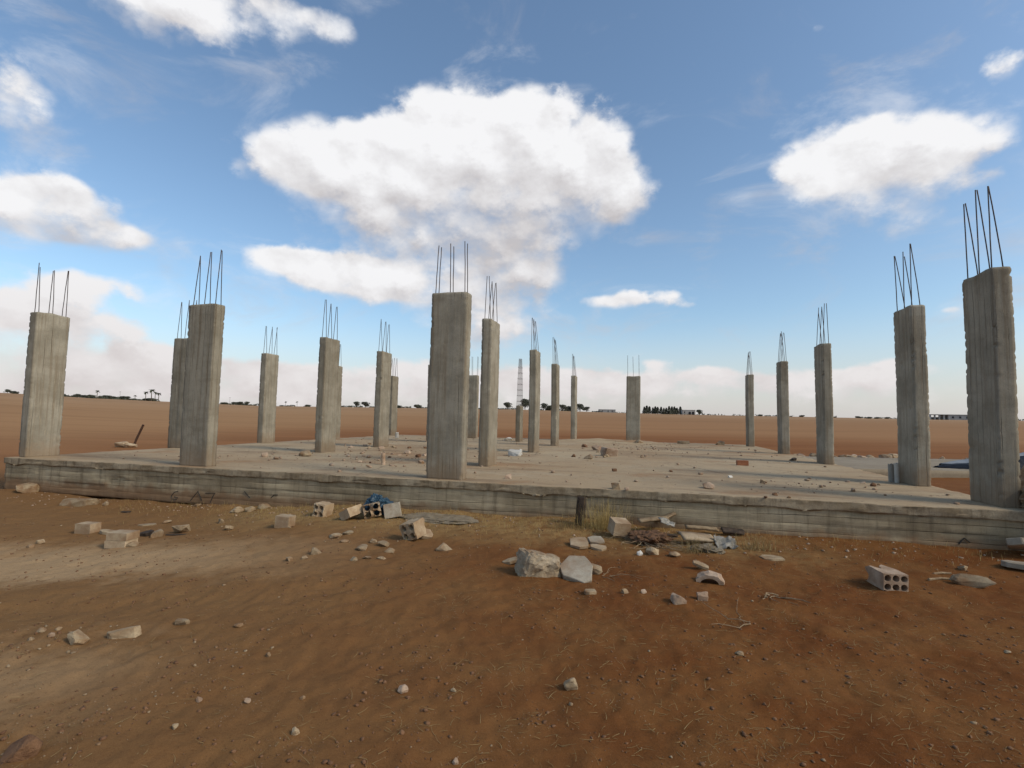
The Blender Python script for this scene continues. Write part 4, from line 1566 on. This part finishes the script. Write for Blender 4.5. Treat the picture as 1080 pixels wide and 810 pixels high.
# far unfinished block seen between the two right columns
p, s = far_spot(1003, 290)
b = empty('unfinished_block', p, -.35)
tag(b, 'grey unfinished flat block on skyline between the two front right columns', 'building')
W, H_ = 36 * s, 5.5 * s
bx('wall', (W * .22, 4, H_ / 2), (W * .56, 8, H_), M_GREYREND, b)
bx('roof', (0, 4, H_ + .1), (W * 1.02, 8.4, .25), M_GREYREND, b)
for k in range(5):
    bx('pier', (-W * .5 + k * W * .11 + .2, .4, H_ / 2), (.55, .5, H_), M_GREYREND, b)
bx('back_wall', (-W * .28, 6.5, H_ * .3), (W * .42, .3, H_ * .6), M_GREYREND, b)
for k in range(3):
    bx('window', (W * (.05 + .17 * k), -.02, H_ * .55), (W * .05, .12, H_ * .35), M_GLASSDARK, b)
# thin masts on the skyline
for px, h_, lab in ((127, 9, 'thin mast on the skyline left of the palm group'), (243, 8, 'thin mast on the skyline right of the second front column')):
    p, s = far_spot(px, 296)
    bm = bmesh.new()
    tube(bm, [(0, 0, 0), (0, 0, h_ * s)], .06, 6, taper=.6)
    tube(bm, [(-.6, 0, h_ * s * .92), (.6, 0, h_ * s * .92)], .04, 5)
    o = from_bm('utility_mast', bm, M_BARK)
    o.location = p
    tag(o, lab, 'mast')

# low scrub that reads as one thin dark line along the far field edge
gq = np.random.default_rng(77)
V, F = [], []
for k in range(5200):
    px = gq.uniform(60, 640) if k < 4400 else gq.uniform(640, 1080)
    if pnoise(np.array([[px * .06, .3, .7]]))[0] < (-.12 if px < 640 else .1):
        continue
    t = (px - 540) / FPX
    D_ = CREST - gq.uniform(-2, 10)
    y = D_ / math.sqrt(1 + t * t)
    hmax = .45 + 1.0 * max(0, pnoise(np.array([[px * .15, 4.3, .7]]))[0])
    c = np.array([y * t, y, 0])
    c[2] = ground_z(c[:1], c[1:2])[0] + gq.uniform(0, hmax)
    a = gq.normal(size=3); a /= np.linalg.norm(a)
    b = np.cross(a, gq.normal(size=3)); b /= np.linalg.norm(b)
    sz = gq.uniform(.2, .45)
    i = len(V)
    V += [c - a * sz - b * sz * .6, c + a * sz - b * sz * .5, c + a * sz * .8 + b * sz * .7, c - a * sz * .7 + b * sz * .6]
    F.append((i, i + 1, i + 2, i + 3))
tag(mesh_from('far_scrub', np.array(V), np.array(F), M_LEAF), 'thin dark line of low scrub along the far field edge', 'scrub', kind='stuff')

# ------------------------------------------------------------------ dry grass, straw, gravel
def blades(n, posfn, hmin, hmax, seed, lay=.0, w=.0022):
    g = np.random.default_rng(seed)
    V, F = [], []
    for _ in range(n):
        x, y = posfn(g)
        z = gz_fast(x, y)
        L = g.uniform(hmin, hmax)
        a = g.uniform(0, 6.28)
        tilt = g.uniform(.1, .7) if lay == 0 else g.uniform(1.2, 1.55)
        curve = g.uniform(-.5, .6)
        p = np.array([x, y, z + (.004 if lay else -.005)])
        ww = w * g.uniform(.7, 1.4)
        sd = np.array([-math.sin(a), math.cos(a), 0]) * ww
        prev = None
        az_, t = a, tilt
        for s in range(5):
            i = len(V)
            k = 1 - s / 5.5
            up = np.array([0, 0, ww * .8])
            V += [p - sd * k, p + sd * k, p + up * k]
            if prev is not None:
                for q in range(3):
                    F.append((prev + q, prev + (q + 1) % 3, i + (q + 1) % 3, i + q))
            prev = i
            p = p + np.array([math.cos(az_) * math.sin(t), math.sin(az_) * math.sin(t), math.cos(t)]) * L / 4
            if lay:
                p[2] = max(p[2], z + .003)
                az_ += curve * .5
            else:
                t += curve * .35
    return np.array(V), np.array(F)


_gc = {}


def gz_fast(x, y):
    k = (round(x * 25), round(y * 25))
    if k not in _gc:
        _gc[k] = gz(k[0] / 25, k[1] / 25)
    return _gc[k]


def pos_straw(g):
    # mostly on the right and along the slab foot
    while True:
        y = 1.9 + 5.6 * g.random() ** 1.3
        x = g.uniform(-1.05, 1.05) * y
        v = x * BV.x + y * BV.y
        if v > 7.3:
            continue
        keep = .16 + .84 * (1 / (1 + math.exp(-(x + .3) * 1.6)))
        if v > 6.3 and -6 < x < 3.5:
            keep = 1
        if g.random() < keep:
            return x, y


V, F = blades(4200, pos_straw, .018, .075, 1, lay=1, w=.0013)
tag(mesh_from('dry_straw', V, F, M_STRAW), 'thin bits of dry straw scattered over the red soil', 'straw', kind='stuff')


def pos_foot(g):
    while True:
        u = g.normal(-3.2, 3.2) if g.random() < .75 else g.uniform(-9, 4)
        v = 7.3 - abs(g.normal(0, .45))
        if -9.5 < u < 4.2:
            p = bp(u, v)
            return p.x, p.y


V, F = blades(2200, pos_foot, .03, .11, 2, w=.0018)
tag(mesh_from('dry_grass', V, F, M_YELLOW), 'sparse dry yellow grass along the foot of the slab', 'grass', kind='stuff')
pc = on_ground(636, 560)


def pos_clump(g):
    return pc.x + g.normal(0, .13), pc.y + .06 + g.normal(0, .06)


V, F = blades(420, pos_clump, .15, .46, 3, w=.0019)
tag(mesh_from('grass_clump', V, F, M_YELLOW), 'tall tuft of dry yellow grass against the slab front', 'grass clump')
for k, (px, py, n, lab) in enumerate(((600, 556, 120, 'small dry tuft left of the dark timber stub'), (798, 580, 160, 'dry tuft against the slab right of the torn sheet'), (735, 583, 130, 'dry tuft by the pale wide board'))):
    q = on_ground(px, py)
    V, F = blades(n, lambda g: (q.x + g.normal(0, .12), q.y + g.normal(0, .05)), .08, .22, 20 + k, w=.002)
    tag(mesh_from('grass_clump', V, F, M_STRAW), lab, 'grass clump')


# gravel and crumbs: many tiny stones in one mesh
def gravel(name, n, posfn, smin, smax, seed, mat, zlevel=None):
    g = np.random.default_rng(seed)
    bm = bmesh.new()
    bmesh.ops.create_icosphere(bm, subdivisions=1, radius=1)
    bv = np.array([v.co[:] for v in bm.verts])
    bf = np.array([[v.index for v in f.verts] for f in bm.faces])
    bm.free()
    P = np.array([posfn(g) for _ in range(n)])
    Z = ground_z(P[:, 0], P[:, 1]) if zlevel is None else np.full(n, zlevel)
    s = smin * (smax / smin) ** (g.random(n) ** 2.2)
    V = np.empty((n, len(bv), 3))
    for k in range(n):
        q = bv * (1 + .28 * g.normal(size=(len(bv), 1)))
        q = q * np.array([1, g.uniform(.6, 1), g.uniform(.4, .75)]) * s[k]
        a = g.uniform(0, 6.28)
        c, t = math.cos(a), math.sin(a)
        q = np.c_[q[:, 0] * c - q[:, 1] * t, q[:, 0] * t + q[:, 1] * c, q[:, 2]]
        V[k] = q + np.array([P[k, 0], P[k, 1], Z[k] + s[k] * .2])
    F = (bf[None] + (np.arange(n) * len(bv))[:, None, None]).reshape(-1, 3)
    return mesh_from(name, V.reshape(-1, 3), F, mat)


_cy, _cx = np.meshgrid(np.arange(256) / 20, np.arange(1024) / 20, indexing='ij')
_clus = fbm(np.c_[_cx.ravel() * 1.4, _cy.ravel() * 1.4, 0 * _cx.ravel() + 2.2], 3).reshape(256, 1024)


def pos_any(g):
    while True:
        y = 1.9 + 6.0 * g.random() ** 1.2
        x = g.uniform(-1.1, 1.1) * y
        if x * BV.x + y * BV.y < 7.35 and _clus[int(y * 20) % 256, int((x + 20) * 20) % 1024] > g.uniform(-.35, .5):
            return x, y


def pos_left(g):
    while True:
        x, y = pos_any(g)
        v = x * BV.x + y * BV.y
        k = .05
        if v > 5.6 and x < 3:
            k = .35
        if x < -.3 and v > 5.4:
            k = .9
        if x < -1.5 and y < 3.8:
            k = .6
        if g.random() < k:
            return x, y


tag(gravel('gravel', 1000, pos_left, .003, .016, 1, M_STONE), 'pale gravel and stone chips strewn over the soil', 'gravel', kind='stuff')
def pos_slab(g):
    while True:
        u = g.uniform(-12, 4.3)
        v = g.uniform(7.6, 23.8)
        k = .12 + .9 * math.exp(-(((u + 6) / 2.2) ** 2 + ((v - 11.5) / 2.6) ** 2)) + .9 * math.exp(-(((u - .2) / 1.6) ** 2 + ((v - 20) / 3) ** 2)) + .8 * math.exp(-(((u - 2.8) / 1.2) ** 2 + ((v - 8.8) / .8) ** 2))
        if g.random() < k:
            p = bp(u, v)
            return p.x, p.y


tag(gravel('slab_grit', 1100, pos_slab, .008, .05, 6, M_BROKEN, ZS + .006), 'grit and crumbs of earth strewn over the slab', 'grit', kind='stuff')


def pos_base(g):
    while True:
        u = g.uniform(-11.5, 4.2)
        if g.random() > .35 + .65 * math.exp(-((u - .3) / 2.2) ** 2) + .5 * math.exp(-((u + 5) / 2.5) ** 2):
            continue
        v = 7.28 - abs(g.normal(0, .42))
        p = bp(u, v)
        return p.x, p.y


tag(gravel('rubble_grit', 900, pos_base, .005, .024, 5, M_BROKEN), 'broken grit of blocks and mortar along the foot of the slab', 'grit', kind='stuff')
tag(gravel('soil_crumbs', 5200, pos_any, .003, .016, 2, M_CLOD), 'crumbs of dark red earth on the open soil', 'soil crumbs', kind='stuff')

# ------------------------------------------------------------------ camera
cam_d = bpy.data.cameras.new('camera')
cam = bpy.data.objects.new('camera', cam_d)
COL.objects.link(cam)
cam_d.sensor_width = 36
cam_d.lens = 36 * FPX / 1080
cam_d.clip_start = .05
cam_d.clip_end = 12000
fw = Vector((0, math.cos(PITCH), math.sin(PITCH)))
up = Vector((0, -math.sin(PITCH), math.cos(PITCH)))
rt = Vector((1, 0, 0))
r2 = rt * math.cos(ROLL) + up * math.sin(ROLL)
u2 = up * math.cos(ROLL) - rt * math.sin(ROLL)
cam.matrix_world = Matrix(((r2.x, u2.x, -fw.x, 0), (r2.y, u2.y, -fw.y, 0), (r2.z, u2.z, -fw.z, EYE), (0, 0, 0, 1)))
S.camera = cam

# ------------------------------------------------------------------ light
SUN_AZ, SUN_EL = R(118), R(38)           # azimuth clockwise from +Y (straight ahead)
sd = bpy.data.lights.new('sun', 'SUN')
sd.energy = 2.0
sd.angle = R(14)
sd.color = (1.0, .90, .74)
sun = bpy.data.objects.new('sun', sd)
COL.objects.link(sun)
to_sun = Vector((math.sin(SUN_AZ) * math.cos(SUN_EL), math.cos(SUN_AZ) * math.cos(SUN_EL), math.sin(SUN_EL)))
sun.rotation_euler = to_sun.to_track_quat('Z', 'Y').to_euler()

W_ = bpy.data.worlds.new('World')
S.world = W_
W_.use_nodes = True
W_.node_tree.nodes.clear()
T = NT(W_.node_tree)
SKYK = .165
SKYTINT = (.95, 1.03, 1.03)
sky = T.n('ShaderNodeTexSky', sky_type='NISHITA')
sky.sun_disc = False
sky.sun_elevation = SUN_EL
sky.sun_rotation = SUN_AZ
sky.air_density = 1.0
sky.dust_density = 1.3
sky.ozone_density = 1.3
D = T.n('ShaderNodeTexCoord').outputs['Generated']
dx, dy, dz = T.sep(D)
AZ = T.math('ARCTAN2', dx, dy)
EL = T.math('ARCSINE', T.math('MAXIMUM', T.math('MINIMUM', dz, 1.0), -1.0))
warp = T.noise(D, 5.0, 3, .5)
warp2 = T.noise(T.vec('ADD', D, (4.1, 2.2, 7.7)), 5.0, 3, .5)
AZw = T.math('ADD', AZ, T.math('MULTIPLY', T.math('SUBTRACT', warp, .5), .07))
ELw = T.math('ADD', EL, T.math('MULTIPLY', T.math('SUBTRACT', warp2, .5), .05))
AE = T.comb(AZw, ELw, 0)
CL = [  # centre and half-sizes of cloud masses on the photograph, density, brightness (sunlit tops 1, shaded bases 0)
    (520, 172, 85, 52, 1, .72), (600, 190, 60, 48, 1, .72), (445, 178, 70, 46, 1, .8), (365, 176, 58, 28, .9, .85), (315, 178, 38, 22, .75, .9),
    (405, 150, 40, 20, .6, 1.1), (470, 126, 36, 22, .8, 1.2), (548, 116, 44, 22, .8, 1.2), (606, 140, 32, 28, .75, 1.15), (652, 212, 32, 24, .85, .75), (350, 198, 44, 14, .6, .35),
    (530, 235, 75, 28, .9, .2), (562, 280, 32, 24, .9, .4), (420, 295, 60, 20, .85, .8), (325, 276, 58, 16, .9, .95), (480, 310, 50, 26, .7, .5), (500, 355, 60, 16, .5, .6),
    (440, 236, 60, 18, .6, .15), (460, 268, 46, 18, .7, .3), (525, 300, 50, 24, .8, .4), (545, 345, 36, 24, .45, .6), (300, 266, 34, 10, .7, 1.0), (365, 290, 56, 18, .85, .75), (640, 178, 26, 22, .6, 1.0), (385, 248, 60, 24, .34, .5), (560, 330, 40, 26, .35, .6), (255, 180, 20, 16, .3, .8),
    (195, 10, 95, 34, .85, .9), (290, 4, 75, 22, .7, .8), (160, 36, 50, 14, .3, .6), (350, 30, 24, 22, .25, .7),
    (14, 95, 50, 38, .62, .9), (20, 140, 60, 16, .34, .5), (60, 230, 90, 24, 1, .65), (20, 208, 55, 18, .8, 1.0), (75, 206, 40, 12, .6, 1.1), (70, 252, 70, 10, .6, .2), (140, 252, 28, 9, .7, .7),
    (90, 298, 50, 15, .8, 1.15), (35, 330, 60, 26, .75, .95), (115, 342, 60, 20, .6, .9), (180, 380, 40, 14, .6, 1.0), (70, 385, 130, 26, .6, .6), (230, 390, 90, 20, .5, .7),
    (922, 164, 72, 32, .8, .9), (1000, 154, 56, 28, .75, 1.1), (858, 186, 40, 32, .75, .9), (950, 205, 70, 26, .65, .45), (972, 240, 50, 16, .55, .5), (1046, 185, 34, 12, .42, .8), (910, 140, 36, 14, .5, 1.2),
    (640, 322, 26, 6, .7, .8), (668, 315, 20, 8, .7, 1.0), (705, 312, 22, 9, .8, 1.0), (728, 320, 14, 5, .6, .8), (690, 379, 22, 7, .7, 1.1), (640, 398, 50, 10, .7, .9), (745, 394, 34, 9, .8, 1.0), (800, 402, 30, 8, .7, .8), (880, 394, 44, 9, .7, .9), (960, 386, 44, 10, .6, .9), (1010, 330, 11, 5, .45, .8),
    (1072, 60, 28, 18, .75, .9), (858, 35, 12, 7, .33, .8), (660, 410, 500, 18, .62, .75), (200, 418, 400, 16, .62, .75), (300, 396, 100, 14, .6, .8), (560, 398, 70, 12, .6, .8), (430, 385, 40, 10, .5, .9),
]
BLOBS = []
for cx, cy, rx, ry, s_, l_ in CL:
    a, e = azel(cx, cy)
    a2, _ = azel(cx + rx, cy)
    a1, _ = azel(cx - rx, cy)
    _, e2 = azel(cx, cy - ry)
    _, e1 = azel(cx, cy + ry)
    BLOBS.append((a, e, max(.004, (a2 - a1) / 2), max(.004, (e2 - e1) / 2), s_, l_))
BLOBS += [(2.0, .30, .35, .10, .9, .6), (-2.3, .35, .4, .10, .9, .6)]  # clouds added out of view behind the camera to even the light
dens, hsum = None, None
for a, e, ra, re, s_, l_ in BLOBS:
    # (the third component only chains the masses one after another)
    AEk = AE if dens is None else T.vec('MULTIPLY_ADD', dens, (0, 0, 1), AE)
    q = T.vec('MULTIPLY', T.vec('SUBTRACT', AEk, (a, e, 0)), (1 / ra, 1 / re, 0))
    d2 = T.vec('DOT_PRODUCT', q, q)
    g = T.math('MULTIPLY', T.math('POWER', .45, d2), s_)
    hy = T.math('MULTIPLY', g, T.math('MULTIPLY_ADD', T.sep(q)[1], .22, l_))
    dens = g if dens is None else T.math('ADD', dens, g)
    hsum = hy if hsum is None else T.math('ADD', hsum, hy)
Dn = T.vec('MULTIPLY', D, (1, 1, 1.35))
n1 = T.noise(Dn, 7.0, 9, .58)
n2 = T.noise(T.vec('ADD', Dn, (3, 1, 2)), 24, 7, .62)
wv = T.vec('ADD', Dn, T.vec('SCALE', T.comb(n2, n1, n2)))
wv.node.inputs[1].links[0].from_node.inputs['Scale'].default_value = .05
puff = T.math('SUBTRACT', .42, T.voro(wv, 15, 'SMOOTH_F1'))
puff2 = T.math('SUBTRACT', .42, T.voro(T.vec('ADD', wv, (5, 2, 1)), 36))
n0 = T.noise(T.vec('ADD', Dn, (7, 3, 1)), 3.2, 4, .55)
nn = T.math('ADD', T.math('MULTIPLY', T.math('SUBTRACT', n1, .5), 1.35), T.math('MULTIPLY', T.math('SUBTRACT', n2, .5), .55))
nn = T.math('ADD', nn, T.math('MULTIPLY', T.math('SUBTRACT', n0, .5), .5))
nn = T.math('ADD', nn, T.math('ADD', T.math('MULTIPLY', puff, .62), T.math('MULTIPLY', puff2, .20)))
relh = T.math('DIVIDE', hsum, T.math('ADD', dens, .02))
dmin = T.math('MINIMUM', dens, 1.0)
edge = T.map(dens, .02, .3)                      # no noise far from any cloud
f = T.math('ADD', dmin, T.math('MULTIPLY', nn, edge))
width = T.map(relh, .2, 1.0, .95, .46)
alpha = T.math('DIVIDE', T.math('SUBTRACT', f, .30), width)
alpha = T.map(alpha, 0, 1)
alpha = T.math('MULTIPLY', alpha, T.map(dens, .10, .45, .25, 1.0))
# thin high wisps
wisp = T.noise(T.vec('MULTIPLY', T.vec('ADD', D, (1.3, .2, .6)), (1.6, 1.6, 3.4)), 3.0, 8, .62, dist=.6)
wa = T.math('MULTIPLY', T.map(wisp, .50, .78), .42)
Du = T.vec('ADD', Dn, (.012, -.006, .032))
n1u = T.noise(Du, 7.0, 9, .58)
n2u = T.noise(T.vec('ADD', Du, (2.99, 1.005, 1.975)), 24, 4, .62)
puffu = T.math('SUBTRACT', .42, T.voro(T.vec('ADD', wv, (.012, -.006, .032)), 15, 'SMOOTH_F1'))
relief = T.math('ADD', T.math('MULTIPLY', T.math('SUBTRACT', n1, n1u), 1.5), T.math('MULTIPLY', T.math('SUBTRACT', puff, puffu), .9))
relief = T.math('ADD', relief, T.math('MULTIPLY', T.math('SUBTRACT', n2, n2u), .5))
lit = T.math('ADD', relh, relief)
lit = T.math('ADD', lit, T.math('MULTIPLY', T.math('SUBTRACT', n0, .5), .5))
shade = T.map(lit, .12, 1.0, 0, 1, False)
low = T.map(EL, .02, .30)
white = T.mix(low, (.80, .765, .76), (.92, .92, .935))
grey = T.mix(low, (.64, .585, .58), (.56, .535, .545))
ccol = T.mix(shade, grey, white)
ccol = T.vec('SCALE', ccol)
ccol.node.inputs['Scale'].default_value = 1 / SKYK
skyc = T.vec('MULTIPLY', sky.outputs[0], SKYTINT)
# pale dust haze hanging over the skyline
hz = T.map(EL, -.02, .21, .80, 0)
hzc = T.vec('SCALE', T.comb(.68, .64, .65))
hzc.node.inputs['Scale'].default_value = 1 / SKYK
base = T.mix(hz, skyc, hzc)
base = T.mix(wa, base, ccol)
final = T.mix(alpha, base, ccol)
bg = T.n('ShaderNodeBackground')
T.put(bg.inputs['Color'], final)
bg.inputs['Strength'].default_value = SKYK
out = T.n('ShaderNodeOutputWorld')
W_.node_tree.links.new(bg.outputs[0], out.inputs[0])
W_.cycles.sampling_method = 'MANUAL'
W_.cycles.sample_map_resolution = 512

# ------------------------------------------------------------------ render settings
S.render.engine = 'CYCLES'
S.cycles.use_denoising = True
S.cycles.max_bounces = 4
S.cycles.diffuse_bounces = 3
S.view_settings.view_transform = 'Standard'
S.view_settings.look = 'None'
S.view_settings.gamma = 1
S.view_settings.exposure = 0
S.view_settings.use_curve_mapping = False
